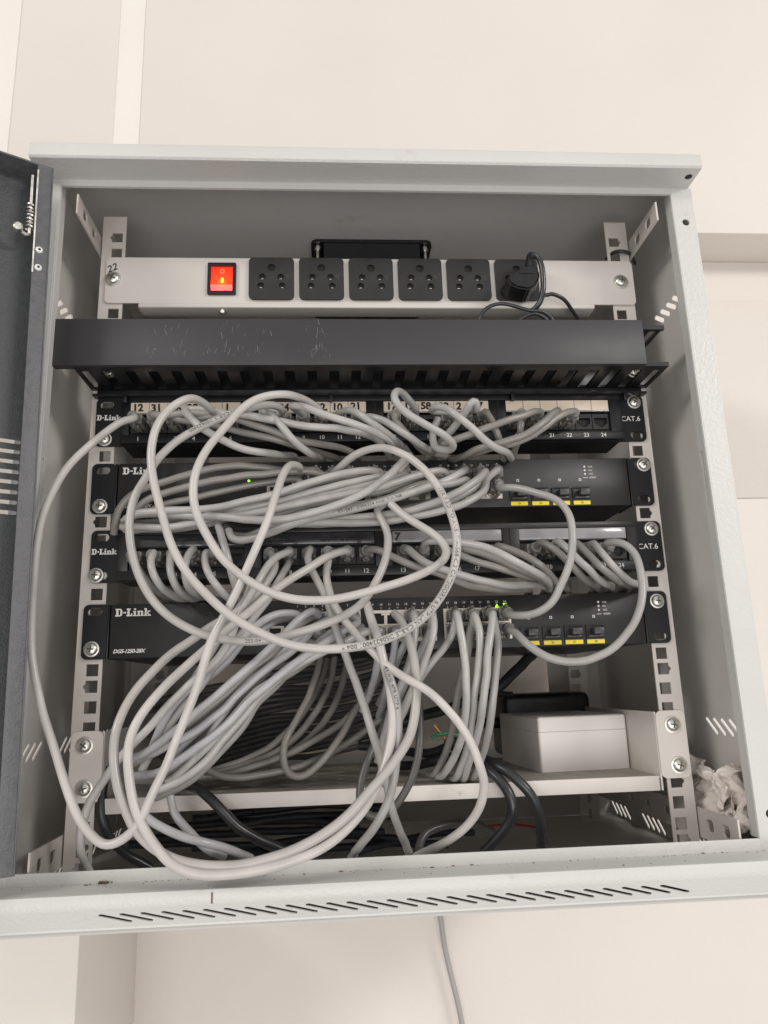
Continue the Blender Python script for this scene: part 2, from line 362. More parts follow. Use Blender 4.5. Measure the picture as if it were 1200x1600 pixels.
# mounting rails
def rail(sx, y, name, x0=225, x1=246, back=34):
    b = MB(); H = []
    for k in range(0, 13):
        for zz, tp in ((0, 'B'), (15.875, 'M'), (31.75, 'T')):
            z = -(k-8)*44.45 + zz
            if z < -166 or z > 390: continue
            xc = sx*232.55; h = 4.7
            if tp == 'T':
                bump = [(xc+sx*(h+1.9*math.cos(a)), z+1.9*math.sin(a)) for a in [math.radians(d) for d in (-80, -50, -20, 20, 50, 80)]]
                o = [(xc-sx*h, z-h), (xc+sx*h, z-h)] + bump + [(xc+sx*h, z+h), (xc-sx*h, z+h)]
            else: o = rect(xc-h, xc+h, z-h, z+h)
            H.append(o)
    plate(b, [rect(*sorted((sx*x0, sx*x1)), ZB+0.5, 409)] + H, 1.5, (0, y+0.75, 0), *XZ)
    b.box(*sorted((sx*(x1-1.5), sx*x1)), y+1.6, y+back, ZB+0.5, 409)
    b.build(name, M['rail'], cabinet)
for sx in (-1, 1):
    rail(sx, 0, 'mounting_rail'); rail(sx, 232, 'rear_mounting_rail')
    for z0, z1 in ((370, 388), (-144, -121.5)):
        b = MB(); zc = (z0+z1)/2
        plate(b, [rect(-60, 250, z0, z1), rrect(-42, zc, 10.5, 9.2, 3), rrect(-18, zc, 10.5, 9.2, 3)] + [slot(60+40*i, zc, 11, 7, 0) for i in range(4)], 1.5, (sx*248, 0, 0), *YZ)
        b.build('support_bracket', M['rail'], cabinet)
# hinged door, swung well open
hd = Vector((-0.866, -0.5, 0)); hn = Vector((0.5, -0.866, 0))
ht = Vector((-257.1, -92, 387.9)); hb = Vector((-245.1, -92, -129.1)); hz = (ht-hb).normalized()
DM = Matrix((( hd.x, hn.x, hz.x, hb.x), (hd.y, hn.y, hz.y, hb.y), (hd.z, hn.z, hz.z, hb.z), (0, 0, 0, 1)))
DH = (ht-hb).length
def dplace(mb):
    mb.v = [tuple(DM @ Vector(v)) for v in mb.v]; return mb
# local frame: x = away from the hinge, y = towards the viewer side of the door (0 = inner rim), z = up
b = MB(); H = []
zs = 293
for k in range(8): H.append(rrect(120, zs - k*7.65, 224, 3.2, 1.5, 3))
plate(b, [rect(1, 480, 1, DH-1)] + H, 1.4, (0, -21, 0), *XZ)
door = dplace(b).build('door', M['door'], cabinet, label='dark grey hammered steel door, swung open at the left')
b = MB().box(0, 10.3, -1.4, 0, 0, DH, b=0.4).box(-1.2, 0, -21, -0.2, 0, DH, b=0.4).box(-1, 480, -21, -0.2, DH-1.4, DH).box(-1, 480, -21, -0.2, 0, 1.4)
dplace(b).build('rim', M['rim'], door)
b = MB().box(9.4, 10.5, -1.0, 0.3, DH-95, DH-6)
fr = b.tube([(13, -4, DH-10), (13, -4, DH-62)], 1.3, 10)
coil = [(13+2.4*math.cos(a), -4+2.4*math.sin(a), DH-36-22*a/(2*math.pi*7)) for a in [2*math.pi*7*i/90 for i in range(91)]]
b.tube(coil, 0.8, 6)
b.tube([(13, -4, DH-62), (16, -2, DH-64), (23, 0, DH-62)], 1.4, 8)
b.tube([(21, -1, DH-62), (22, 3.5, DH-61.5), (22.2, 5, DH-61.4)], [3.2, 3.4, 2.0], 16)
dplace(b).build('hinge_pin', M['steel'], door)
for dz in (75, 90):
    b = MB().cyl((6, 0, DH-dz), (6, 1.0, DH-dz), 2.7, 18, 2.0); dplace(b)
    rv = b.build('rivet', M['ink'], door)
    b = MB().cyl((6, 1.05, DH-dz), (6, 1.2, DH-dz), 1.0, 12); dplace(b); b.build('rivet_hole', M['void'], rv)

# ------------------------------------------------------------------ shared small parts
def screw_mesh():
    b = MB()
    prof = [(0, 0.2), (5.9, 0.2), (5.9, -0.9), (4.9, -1.0), (4.8, -1.6), (4.2, -2.6), (3.0, -3.3), (1.2, -3.6), (0.01, -3.65)]
    n = 24; k = 0
    vs = [(r*math.cos(2*math.pi*j/n), y, r*math.sin(2*math.pi*j/n)) for r, y in prof for j in range(n)]
    fs = [(i*n+j, i*n+(j+1) % n, (i+1)*n+(j+1) % n, (i+1)*n+j) for i in range(len(prof)-1) for j in range(n)]
    b.add(vs, fs); m = b.mesh('screw'); m.materials.append(M['steel'])
    c = MB()
    for w_, l_ in ((0.55, 2.4), (2.4, 0.55)): c.box(-w_, w_, -3.75-(0.02 if w_ > 1 else 0), -3.2, -l_, l_)
    c.cyl((0, -3.82, 0), (0, -3.3, 0), 0.9, 10)
    k0 = c.mesh('recess'); k0.materials.append(M['steel_dark'])
    return m, k0
SCREW, RECESS = screw_mesh()
def screw(x, z, parent, y=-2.0, rot=None, s=1.04):
    a = random.uniform(0, 1.5) if rot is None else rot
    o = inst(SCREW, 'screw', (x, y, z), parent, rot=(0, a, 0)); o.scale = (s, s, s); r = inst(RECESS, 'cross_recess', (x, y, z), o); r.location = (0, 0, 0)
    return o
def lettering(b, parent, m='ink', name='lettering'): return b.build(name, M[m], parent)

# ------------------------------------------------------------------ cooling fan under the cabinet roof
fan = thing('cooling_fan', 'black cooling fan bolted under the cabinet roof behind the power strip', 'fan', (4, 112, 425))
b = MB(); outl = [rrect(4, 115, 124, 120, 7), circ(4, 115, 56, 40)]
plate(b, outl, 3.5, (0, 0, 423), *XY); plate(b, outl, 3.5, (0, 0, 401.5), *XY)
b2 = MB(); plate(b2, [circ(4, 115, 58.5, 40), circ(4, 115, 56, 40)], 21, (0, 0, 412), *XY)
b.add(b2.v, b2.f); b.box(-45, 53, 56, 60, 403, 421); b.build('frame', M['black2'], fan)
b = MB().cyl((4, 115, 403), (4, 115, 420), 20, 30)
for k in range(7):
    a = 2*math.pi*k/7; c0 = math.cos(a); s0 = math.sin(a)
    b.add([(4+20*c0, 115+20*s0, 404), (4+54*c0, 115+54*s0, 405), (4+54*math.cos(a+.5), 115+54*math.sin(a+.5), 417), (4+20*math.cos(a+.7), 115+20*math.sin(a+.7), 418)], [(0, 1, 2, 3)])
b.build('impeller', M['black'], fan)
for sx in (-1, 1):
    for y in (62, 168):
        b = MB().cyl((4+sx*55, y, 400), (4+sx*55, y, 424), 1.9, 12).cyl((4+sx*55, y, 416), (4+sx*55, y, 420), 3.4, 6); b.build('bolt', M['steel'], fan)

# ------------------------------------------------------------------ power strip
pdu = thing('power_strip', 'cream rack power strip with lit red switch and six dark sockets near the top', 'power strip', (3, 8, 318))
b = MB(); plate(b, [rrect(3.2, 343.2, 487, 45.5, 4)], 1.6, (0, -1.2, 0), *XZ)
b.box(-211, 207, -1.85, 16, 316.4, 365.6, b=1.5, seg=3)
body = b.build('housing', M['pdu'], pdu)
b = MB(); text(b, "22", 9.5, -238.5, 350, -2.05, rot=0.45, shear=0.3, off=0.12); lettering(b, body, 'marker')
for sx, x in ((-1, -233.6), (1, 233.8)): screw(x, 344, pdu, -2.0, s=1.18)
b = MB(); b.cyl((-137, 4, 316.5), (-137, 4, 313.4), 3.0, 14, 2.2); b.build('screw', M['steel'], pdu)
# rocker switch
b = MB(); plate(b, [rrect(-137, 344, 25.4, 31.6, 1), rrect(-137, 344, 19.6, 25, 1)], 2.6, (0, -3.4, 0), *XZ)
sw = b.build('rocker_switch', M['black2'], pdu)
b = MB(); b.add([(-146.6, -3.0, 331.7), (-127.4, -3.0, 331.7), (-127.4, -5.6, 337), (-146.6, -5.6, 337), (-127.4, -3.6, 346), (-146.6, -3.6, 346), (-127.4, -3.2, 356.3), (-146.6, -3.2, 356.3), (-146.6, -2, 331.7), (-127.4, -2, 331.7), (-146.6, -2, 356.3), (-127.4, -2, 356.3)],
  [(0, 1, 2, 3), (3, 2, 4, 5), (5, 4, 6, 7), (0, 8, 9, 1), (7, 6, 11, 10), (0, 3, 5, 7, 10, 8), (1, 9, 11, 6, 4, 2)])
nt = M['red'].node_tree; pb_ = nt.nodes["Principled BSDF"]; tcn = nt.nodes.new("ShaderNodeTexCoord"); vm = nt.nodes.new("ShaderNodeVectorMath"); vm.operation = 'DISTANCE'
nt.links.new(tcn.outputs["Object"], vm.inputs[0]); vm.inputs[1].default_value = (-0.1397, -0.0115, 0.0215)
cr = nt.nodes.new("ShaderNodeValToRGB"); mr = nt.nodes.new("ShaderNodeMapRange"); nt.links.new(vm.outputs["Value"], mr.inputs[0]); mr.inputs[1].default_value = 0.0; mr.inputs[2].default_value = 0.016
nt.links.new(mr.outputs[0], cr.inputs[0]); cr.color_ramp.elements[0].color = (1.0, 0.22, 0.02, 1); cr.color_ramp.elements[1].color = (0.62, 0.012, 0.006, 1)
e_ = cr.color_ramp.elements.new(0.35); e_.color = (1.0, 0.055, 0.014, 1); nt.links.new(cr.outputs[0], pb_.inputs["Emission Color"])
rk = b.build('rocker', M['red'], sw)
b = MB(); plate(b, [rrect(-136.4, 341.5, 2.2, 5.4, 1.0)], 0.3, (0, -5.0, 0), *XZ); 
b.build('glow', M['redhot'], rk)
b = MB(); plate(b, [rrect(-136.6, 351.5, 3.2, 4.0, 1.0), rrect(-136.6, 351.5, 2.4, 3.2, .9)], 0.2, (0, -3.7, 0), *XZ); b.build('off_mark', M['redmark'], rk)
# sockets
b = MB(); plate(b, [rrect(0, 0, 40.8, 41.8, 4.2), circ(0, 10.6, 3.7), circ(-8.3, 1.2, 3.1), circ(8.3, 1.2, 3.1), circ(-9.6, -7.6, 3.1), circ(9.6, -7.6, 3.1)], 2.4, (0, -3.9, 0), *XZ)
sm = b.mesh('socket'); sm.materials.append(M['socket'])
b = MB()
for cx, cz, r in ((0, 10.6, 3.9), (-8.3, 1.2, 3.3), (8.3, 1.2, 3.3), (-9.6, -7.6, 3.3), (9.6, -7.6, 3.3)): b.cyl((cx, -3.0, cz), (cx, -2.7, cz), r, 16)
hm = b.mesh('contact_hole'); hm.materials.append(M['void'])
b = MB()
for cx, cz in ((-9.6, -8.4), (9.6, -8.4), (-8.3, 0.4), (8.3, 0.4)): b.box(cx-1.2, cx+1.0, -3.3, -3.05, cz-0.5, cz+0.3, b=0.1)
cm_ = b.mesh('contact'); cm_.materials.append(M['steel'])
for k in range(6):
    x = -92.3 + k*45.3
    s_ = inst(sm, 'socket', (x, 0, 344.2), pdu, label='dark socket with the black plug in it' if k == 5 else None)
    h_ = inst(hm, 'contact_hole', (x, 0, 344.2), s_); h_.location = (0, 0, 0)
    c_ = inst(cm_, 'contact', (x, 0, 344.2), s_); c_.location = (0, 0, 0)
# the plug in the last socket
plug = thing('power_plug', 'black moulded plug pushed into the last socket of the power strip', 'plug', (140, -6, 340))
b = MB(); o = [(116.2, 332.2), (117.7, 327.0), (124.3, 321.3), (137.7, 318.8), (145.0, 322.7), (150.6, 332.4), (150.7, 340.8), (147.6, 346.7), (138.7, 347.3), (131.2, 343.3)]
bm = bmesh.new(); vsb = [bm.verts.new((x, -6, z)) for x, z in o]; fbm = bm.faces.new(vsb)
ex = bmesh.ops.extrude_face_region(bm, geom=[fbm]); vv = [e for e in ex['geom'] if isinstance(e, bmesh.types.BMVert)]
bmesh.ops.translate(bm, vec=(0, -22, 0), verts=vv)
cx = sum(p[0] for p in o)/len(o); cz = sum(p[1] for p in o)/len(o)
for v in vv: v.co.x = cx + (v.co.x-cx)*0.86; v.co.z = cz + (v.co.z-cz)*0.86
bmesh.ops.recalc_face_normals(bm, faces=bm.faces); bmesh.ops.bevel(bm, geom=bm.edges[:], offset=1.6, segments=3, affect='EDGES')
bm.verts.index_update(); b.add([v.co[:] for v in bm.verts], [[v.index for v in f.verts] for f in bm.faces]); bm.free()
b.box(cx-6, cx+9, -28.8, -27.5, cz+3, cz+4, b=0.3)
b.build('plug_body', M['black2'], plug)
b = MB(); pb = [Vector(p) for p in [[143.5, -16.0, 345.3], [143.1, -24.0, 358.6]]]
N = 40; pts = [pb[0].lerp(pb[1], i/N) for i in range(N+1)]
b.tube(pts, [5.2 - 2.2*i/N + (0.55 if (i//3) % 2 else 0) for i in range(N+1)], 16)
b.build('strain_relief', M['black2'], plug)
b = MB(); b.tube(smooth([(139.3, -34.0, 351.5), (146.5, -30.0, 354.7), (149.9, -30.0, 346.4), (151.3, -28.0, 328.4), (149.5, -26.0, 313.7), (145.3, -22.0, 306.5), (141.0, -18.0, 304.2)]), 2.5, 10); b.build('cord', M['cK'], plug)

# ------------------------------------------------------------------ horizontal cable manager
cm = thing('cable_manager', 'black finger duct cable manager with a wide plain cover slid to the left', 'cable manager', (0, -25, 232))
b = MB(); H = []
for k in range(-1, 26):
    xc = -222 + k*18.5
    H.append(rrect(max(-239.6, min(239.6, xc)), -24, 8.2 if 0 <= k < 25 else 6.5, 36, 1))
plate(b, [rect(-246, 246, -50, -2)] + H, 1.8, (0, 0, 237.5), *XY)
plate(b, [rect(-246, 246, -50, -2)] + H, 1.8, (0, 0, 273.5), *XY)
b.box(-241.5, 241.5, -2, 0, 229, 278, b=0.3)
b.box(-246, 246, -50, -46.5, 238.3, 240.5); b.box(-246, 246, -50, -46.5, 270.5, 272.6)
b.box(-243, 243, -9, -2, 229, 231)
b.build('finger_duct', M['black2'], cm)
b = MB().box(-261, 225.4, -54, -52.2, 236.6, 277.4, b=0.7).box(-261, 225.4, -53, -44, 275.9, 277.3).box(-261, 225.4, -53, -46, 236.8, 238.2)
cv = b.build('cover', M['cover'], cm, label='plain charcoal duct cover with pale scratches at its left half')
b = MB()
rs = random.Random(5)
for k in range(80):
    x = rs.choice([-185, -170, -160, -128, -120, -112, -95, -90, -60, -50, -45, -140]) + rs.uniform(-6, 6); z = rs.choice([268, 262, 247, 246, 250]) + rs.uniform(-4, 4)
    l = rs.uniform(1.2, 6.0); a = rs.uniform(-0.35, 0.5); t = rs.uniform(0.04, 0.13)
    dx = math.sin(a)*l; dz = math.cos(a)*l
    b.add([(x, -54.06, z), (x+t*2, -54.06, z), (x+t*2+dx, -54.06, z+dz), (x+dx, -54.06, z+dz)], [(0, 1, 2, 3)])
b.build('scratches', M['scratch'], cv)
for x in (-232.5, 235.5): screw(x, 254 if x < 0 else 253, cm, -2.2)
for x in (-215, -40, 120, 222): MB().box(x-1.6, x+1.6, -12, -8, 222, 229.2, b=0.4).build('clip', M['black2'], cm)

# ------------------------------------------------------------------ patch panels
KEY = [(-5.9, 3.6), (5.9, 3.6), (5.9, -2.2), (3.9, -2.2), (3.9, -3.8), (2.0, -3.8), (2.0, -5.0), (-2.0, -5.0), (-2.0, -3.8), (-3.9, -3.8), (-3.9, -2.2), (-5.9, -2.2)]
b = MB(); plate(b, [rect(-7.4, 7.4, -7.2, 7.2), KEY], 2.2, (0, -1.1, 0), *XZ)
PJ = b.mesh('port'); PJ.materials.append(M['face'])
b = MB().box(-5.8, 5.8, 1.2, 1.5, -4.9, 3.5); PV = b.mesh('port_opening'); PV.materials.append(M['void'])
def ear(mb, sx, xc0, xc1, z0, z1, y=-1.0, t=2.0, shift=0.0):
    zc = (z0+z1)/2
    xs = sorted((sx*xc0, sx*xc1)); wv = xs[1]-xs[0]; cx = (xs[0]+xs[1])/2 + shift
    H = [slot(sx*232.6+shift, zc-15.9, 11.5, 6.6, 0, 6), slot(sx*232.6+shift, zc+15.9, 11.5, 6.6, 0, 6)]
    plate(mb, [rrect(cx, zc, wv, z1-z0, 4.5)] + H, t, (0, y, 0), *XZ)
def port_x(n, x0, pitch): return x0 + ((n-1)//6)*pitch + ((n-1) % 6)*15.5
def patch_panel(z0, dx, x0, pitch, label, labels, screws, glossy):
    t = thing('patch_panel', label, 'patch panel', (dx, 0, z0), 'patch panels')
    z1 = z0+43.6
    fr_ = None
    for sx in (-1, 1):
        b = MB(); ear(b, sx, 205, 241.3, z0, z1, shift=dx); e_ = b.build('ear', M['black'], t)
        if fr_ is None: fr_ = e_
    b = MB()
    X0, X1 = -219+dx, 219+dx
    b.box(X0, X1, -6.5, 2, z1-5.2, z1-0.4, b=0.5)               # top edge
    b.box(X0, X1, -4.6, 2, z0+8.2, z0+9.6); b.box(X0, X1, -7.5, 2, z0+0.8, z0+8.3, b=0.6)  # number strip
    b.box(X0, X1, 2, 38, z0+2, z1-1)                            # body behind
    gx = [X0]
    for g in range(4):
        a = x0+g*pitch-8.2; e = x0+g*pitch+77.5+8.2
        gx += [a, e]
    gx.append(X1)
    for i in range(0, len(gx), 2):
        b.box(gx[i], gx[i+1], -6.3, 2, z0+8.4, z1-5.1, b=0.4)
        if 0 < i < len(gx)-2:
            xm = (gx[i]+gx[i+1])/2; b.box(xm-0.7, xm+0.7, -7.0, -6, z0+8.4, z1-5.1)
    b.build('frame', M['face'] if glossy else M['black'], t)
    for g in range(4):
        a = x0+g*pitch-7.8; e = x0+g*pitch+77.5+7.8
        blank = labels[g] is None
        mt = {'paper': M['paper'], 'clear': M['labelclear'], 'dark': M['labeldark']}[labels[g][0]]
        b = MB(); b.box(a, e, -5.2, -4.4, z0+28.6, z0+38.0, b=0.1)
        lp = b.build('label_strip', mt, t)
        b = MB(); b.box(a, e, -6.0, -4.4, z0+27.2, z0+28.5, b=0.2)
        for k in range(1, 6 if labels[g][0] == 'paper' else 1):
            xx = x0+g*pitch+15.5*k-7.75; b.box(xx-0.25, xx+0.25, -5.45, -5.25, z0+28.6, z0+38)
        b.build('label_holder', M['labelclear'] if not glossy else M['face'], t)
        b = MB(); rr = random.Random(int(z0)+g)
        for k, s_ in enumerate(labels[g][1]):
            if s_: text(b, s_, 9.2, x0+g*pitch+15.5*k-6+rr.uniform(-.8, .8), z0+30.2+rr.uniform(-.4, .6), -5.3, rot=rr.uniform(-.08, .12), off=0.36, space=0.98)
        if b.v: lettering(b, lp, 'marker', 'handwriting')
    b = MB()
    for n_ in range(1, 25): text(b, str(n_), 5.0, port_x(n_, x0, pitch), z0+2.9, -7.55, align='CENTER', off=0.03)
    lettering(b, t)
    b = MB(); slabtext(b, 'D-Link', 4.7, -240.4+dx, z0+23.5, -2.02, 0.88); lettering(b, fr_)
    b = MB(); text(b, 'CAT.6', 6.6, 219.5+dx, z0+19.2, -2.02); lettering(b, e_)
    for n_ in range(1, 25):
        x = port_x(n_, x0, pitch)
        p_ = inst(PJ, 'port', (x, -1.6, z0+18.2), t); v_ = inst(PV, 'port_opening', (x, -1.6, z0+18.2), p_); v_.location = (0, 0, 0)
    for x, z in screws: screw(x, z, t)
    return t
patch_panel(186, 0, -203.7, 108.7, 'upper black patch panel with cream handwritten number labels and two empty jacks', 
  [('paper', ["12", "31", "26", "29", "8", "1"]), ('paper', ["20", "24", "25", "22.", "10", "21"]), ('paper', ["17", "15", "58", "22", "2", "37"]), ('paper', [])],
  [(-232.8, 192.2), (233, 223)], False)
patch_panel(69.3, 2.4, -199.2, 108.3, 'lower black patch panel with dark and reflecting label windows between the two switches',
  [('dark', ["2", "", "9", "", "", ""]), ('dark', ["", "16", "", "21", "17", ""]), ('clear', ["7", "", "", "", "", ""]), ('clear', [])],
  [(-233.4, 75.5), (235.2, 106)], True)

# ------------------------------------------------------------------ network switches
COLS = [-66.9, -53.3, -39.8, -26.0, -5.2, 8.5, 22.2, 36.0, 56.8, 70.5, 84.3, 98.2]
b = MB(); plate(b, [rect(-6.8, 6.8, -6.0, 6.0), [(-5.6, 4.6), (-2.2, 4.6), (2.2, 4.6), (5.6, 4.6), (5.6, -4.2), (-5.6, -4.2)]], 2.2, (0, -1.1, 0), *XZ)
b.box(-5.6, -3.4, -1.8, -0.8, -4.2, -2.6).box(3.4, 5.6, -1.8, -0.8, -4.2, -2.6)
SJ = b.mesh('port'); SJ.materials.append(M['jack'])
b = MB().box(-5.5, 5.5, -0.9, -0.1, -4.1, 4.5); SV = b.mesh('port_opening'); SV.materials.append(M['void'])
def network_switch(z0, label, screws, dxm, sfp_x, leds):
    t = thing('network_switch', label, 'network switch', (0, 80, z0), 'network switches'); z1 = z0+43
    b = MB().box(-219.4, 219.4, -4, 190, z0, z1, b=0.8)
    ch = b.build('chassis', M['face'], t)
    for sx in (-1, 1):
        b = MB(); ear(b, sx, 221.4, 241.6, z0, z1+0.6)
        b.box(*sorted((sx*220.6, sx*222.4)), -2.6, 30, z0+0.2, z1+0.4, b=0.5)
        b.build('ear', M['black'], t)
    # two rows of jacks in three blocks
    for c in range(12):
        for r in range(2):
            z = z0 + (26.2 if r == 0 else 13.8)
            o = inst(SJ, 'port', (COLS[c], -4, z), t, rot=(0, math.pi, 0) if r == 0 else None)
            v = inst(SV, 'port_opening', (COLS[c], -4, z), o); v.location = (0, 0, 0)
    b = MB()
    for a, e in ((-74.2, -18.8), (-12.5, 43.3), (49.5, 105.5)):
        plate(b, [rect(a, e, z0+7.2, z0+32.8), rect(a+0.8, e-0.8, z0+7.9, z0+32.1)], 2.4, (0, -5.1, 0), *XZ)
    b.build('jack_frame', M['jack'], t)
    b = MB()
    for c in range(12):
        for r in range(2): text(b, str(2*c+r+1), 2.5, COLS[c]+(-3.4 if r == 0 else 3.4), z0+36.9, -4.02, align='CENTER', off=0.03)
    for i in range(4):
        x = sfp_x[i]; plate(b, [rrect(x, z0+23.6, 2.2, 2.2, .3), rrect(x, z0+23.6, 1.2, 1.2, .2)], 0.1, (0, -4.06, 0), *XZ)
    xt = sfp_x[3]+5
    for i, s_ in enumerate(('Link', 'Act', '10G', '1000M')): text(b, s_, 2.3, xt+3.2, z0+34.6-3.3*i, -4.02)
    for i in range(3): b.cyl((xt, -4.02, z0+35.4-3.3*i), (xt, -4.12, z0+35.4-3.3*i), 0.9, 8)
    b.box(xt-2, xt+2, -4.12, -4.02, z0+25.2, z0+25.6)
    text(b, 'Console', 2.4, -91, z0+25.4, -4.02); text(b, 'Power', 1.7, -107.5, z0+20, -4.02)
    lettering(b, ch)
    b = MB(); slabtext(b, 'D-Link', 6.2 if z0 < 100 else 6.0, -215.8, z0+33.4, -4.02, 0.93); lettering(b, ch)
    b = MB(); text(b, 'DGS-1250-28X', 4.2, -216.2, z0+4.4, -4.02, shear=0.3, off=0.12, space=0.92); lettering(b, ch)
    # unlit and lit indicator marks above the jacks
    b = MB(); g = MB()
    for c in range(12):
        for r in range(2):
            n_ = 2*c+r+1; x = COLS[c]+(-3.4 if r == 0 else 3.4); z = z0+34.6; h = 1.0 if r == 0 else -1.0
            k = 1.7 if n_ in leds else 0.8
            (g if n_ in leds else b).add([(x-k, -4.1, z-h*k), (x+k, -4.1, z-h*k), (x, -4.1, z+h*k)], [(0, 1, 2)])
    b.build('indicator_marks', M['inkdim'], ch)
    for n_ in (0,): g.cyl((-110.6, -4.0, z0+26.2), (-110.6, -4.9, z0+26.2), 1.05, 14)
    g.build('green_lamps', M['green'], ch)
    # console jack
    b = MB(); plate(b, [rect(-95.5, -81, z0+12.2, z0+22.4), rect(-92.8, -83.6, z0+13.6, z0+20.6)], 0.8, (0, -4.3, 0), *XZ); cj = b.build('console_port', M['jack'], t)
    MB().box(-92.7, -83.7, -4.25, -4.05, z0+13.7, z0+20.5).build('port_opening', M['void'], cj)
    for i in range(4):
        x = sfp_x[i]
        b = MB(); plate(b, [rrect(x, z0+10.9, 15.6, 12.0, .8), rrect(x, z0+10.9, 13.8, 10.0, .6)], 1.2, (0, -4.5, 0), *XZ)
        up_ = b.build('uplink_port', M['black2'], t)
        b = MB().box(x-2.6, x+5.4, -11, -3.9, z0+8.8, z0+14.0, b=0.4).box(x-6.4, x+6.4, -6.2, -3.9, z0+6.6, z0+8.4, b=0.3); b.build('dust_cover', M['dcover'], up_)
        b = MB(); plate(b, [rrect(x, z0+3.0, 14.8, 3.5, .4)], 0.2, (0, -4.1, 0), *XZ); yl = b.build('yellow_tag', M['yellow'], t)
        b = MB(); text(b, str(25+i), 2.4, x, z0+2.2, -4.22, align='CENTER', off=0.02); lettering(b, yl, 'marker')
    for x, z in screws: screw(x, z, t)
network_switch(127, 'upper of the two black network switches, its ports mostly buried under a sideways bundle', [(-233.4, 133.6), (235.0, 164)], 0, [120.6, 139.2, 157.6, 175.8], (24,))
network_switch(8.2, 'lower of the two black network switches, with one model code readable at its lower left', [(-233.4, 16.4), (232.8, 43.4)], 0, [120.9, 139.6, 157.9, 176.2], (23, 24))

# ------------------------------------------------------------------ shelf and what stands on it
shelf = thing('rack_shelf', 'cream steel shelf with a perforated top screwed across the rack below the devices', 'shelf', (0, 100, -108))
H = [slot(-180+24*i, 18+26*j, 7, 3, 0.0) for i in range(16) for j in range(7)]
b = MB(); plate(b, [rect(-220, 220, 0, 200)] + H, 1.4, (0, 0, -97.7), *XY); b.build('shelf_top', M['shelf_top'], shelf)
b = MB().box(-220, 218.5, -0.6, 1.0, -108, -96.6, b=0.5)
for sx in (-1, 1):
    xs = sorted((sx*220, sx*221.5)); b.box(xs[0], xs[1], 0, 200, -108, -47, b=0.3)
    xs = sorted((sx*220.5, sx*245)); plate(b, [rrect(sum(xs)/2, -72.6, xs[1]-xs[0], 52.6, 5)], 1.4, (0, -0.9, 0), *XZ)
b.build('lip', M['shelf'], shelf)
for x, z in ((-234.5, -57), (-233, -88.6), (233.8, -57.4), (235.4, -88.9)): screw(x, z, shelf, -1.7, s=1.12)
jb = thing('junction_box', 'white plastic box with a shallow lid standing on the right of the shelf', 'box', (176, 105, -97))
R2 = Matrix.Translation((137, 53, -96.9)) @ Matrix.Rotation(math.radians(4.5), 4, 'Z')
def rbox(mb, w_, d_, z0, z1, r, top=False):
    rings = [(z0, 0), (z1, 0)] if not top else [(z0, 0), (z1-2, 0), (z1-1.1, 0.35), (z1-0.4, 1.0), (z1, 2.2)]
    vs = []; n = None
    for z, ins in rings:
        o = rrect(w_/2, d_/2, w_-2*ins, d_-2*ins, max(r-ins*0.5, 0.5), 5); n = len(o); vs += [R2 @ Vector((x, y, z)) for x, y in o]
    fs = [(k*n+i, k*n+(i+1) % n, (k+1)*n+(i+1) % n, (k+1)*n+i) for k in range(len(rings)-1) for i in range(n)] + [tuple(range(n))[::-1], tuple(range((len(rings)-1)*n, len(rings)*n))]
    mb.add(vs, fs); return mb
rbox(MB(), 82.5, 116, 0, 33.35, 2.6).build('base', M['boxp'], jb)
rbox(MB(), 82.5, 116, 33.6, 46.5, 2.6, True).build('lid', M['boxp'], jb)
ad = thing('power_adapter', 'black block adapter with a ribbed lead lying behind the white box', 'adapter', (173.4, 200, -97))
x0, x1, y0, y1, z0, z1 = [133.4, 226.9, 172, 235, -96, -31.5]
MB().box(x0, x1, y0, y1, z0, z1, b=7, seg=4).build('case', M['black2'], ad)
b = MB(); N = 24; b.tube([(x0-26+27*i/N, (y0+y1)/2-12, (z0+z1)/2+3) for i in range(N+1)], [4.4+1.3*i/N+(0.8 if (i//2) % 2 else 0) for i in range(N+1)], 14); b.build('strain_relief', M['black2'], ad)

# ------------------------------------------------------------------ crumpled tissue at the lower right
b = MB()
def sheet(cx, cy, cz, ay, az, ax, seed, tilt, n=64):
    sd = Vector((seed*3.1, seed*7.7, seed*1.3)); vs = []; fs = []
    ca, sa = math.cos(tilt), math.sin(tilt)
    for i in range(n+1):
        for j in range(n+1):
            s_ = i/n*2-1; t_ = j/n*2-1
            rr = max(abs(s_), abs(t_)); an = math.atan2(t_, s_); edge = 1 + 0.22*noise.noise(Vector((math.cos(an)*1.7, math.sin(an)*1.7, seed)))
            p = Vector((s_, t_, 0)); 
            r1 = abs(noise.noise(p*1.1+sd)); r2 = abs(noise.noise(p*2.4+sd*2)); r3 = abs(noise.noise(p*5.5+sd*3))
            d = 1 - 2.6*r1 - 1.0*r2 - 0.35*r3
            y = s_*ay*edge*(0.8+0.3*noise.noise(p*1.6-sd)) + 5*noise.noise(p*2-sd)
            z = t_*az*edge*(0.8+0.3*noise.noise(p*1.4+sd*4)) + 6*noise.noise(p*2.2+sd)
            y, z = y*ca - z*sa, y*sa + z*ca
            x = cx + ax*d - 0.10*abs(y)
            vs.append((min(x, 277.6), cy+y, max(cz+z, -170)))
    for i in range(n):
        for j in range(n):
            a = i*(n+1)+j; fs.append((a, a+1, a+n+2, a+n+1))
    b.add(vs, fs)
sheet(262, 6, -116, 34, 28, 9, 1.3, 0.3); sheet(266, -22, -114, 27, 32, 9, 4.1, -0.4); sheet(262, -2, -134, 38, 26, 9, 8.7, -0.6); sheet(258, -24, -150, 16, 30, 6, 5.2, 0.5)
b.build('crumpled_tissue', M['tissue'], base=(262, -4, -170), label='crumpled off white tissue stuffed in the lower right corner beside the rail', cat='tissue')

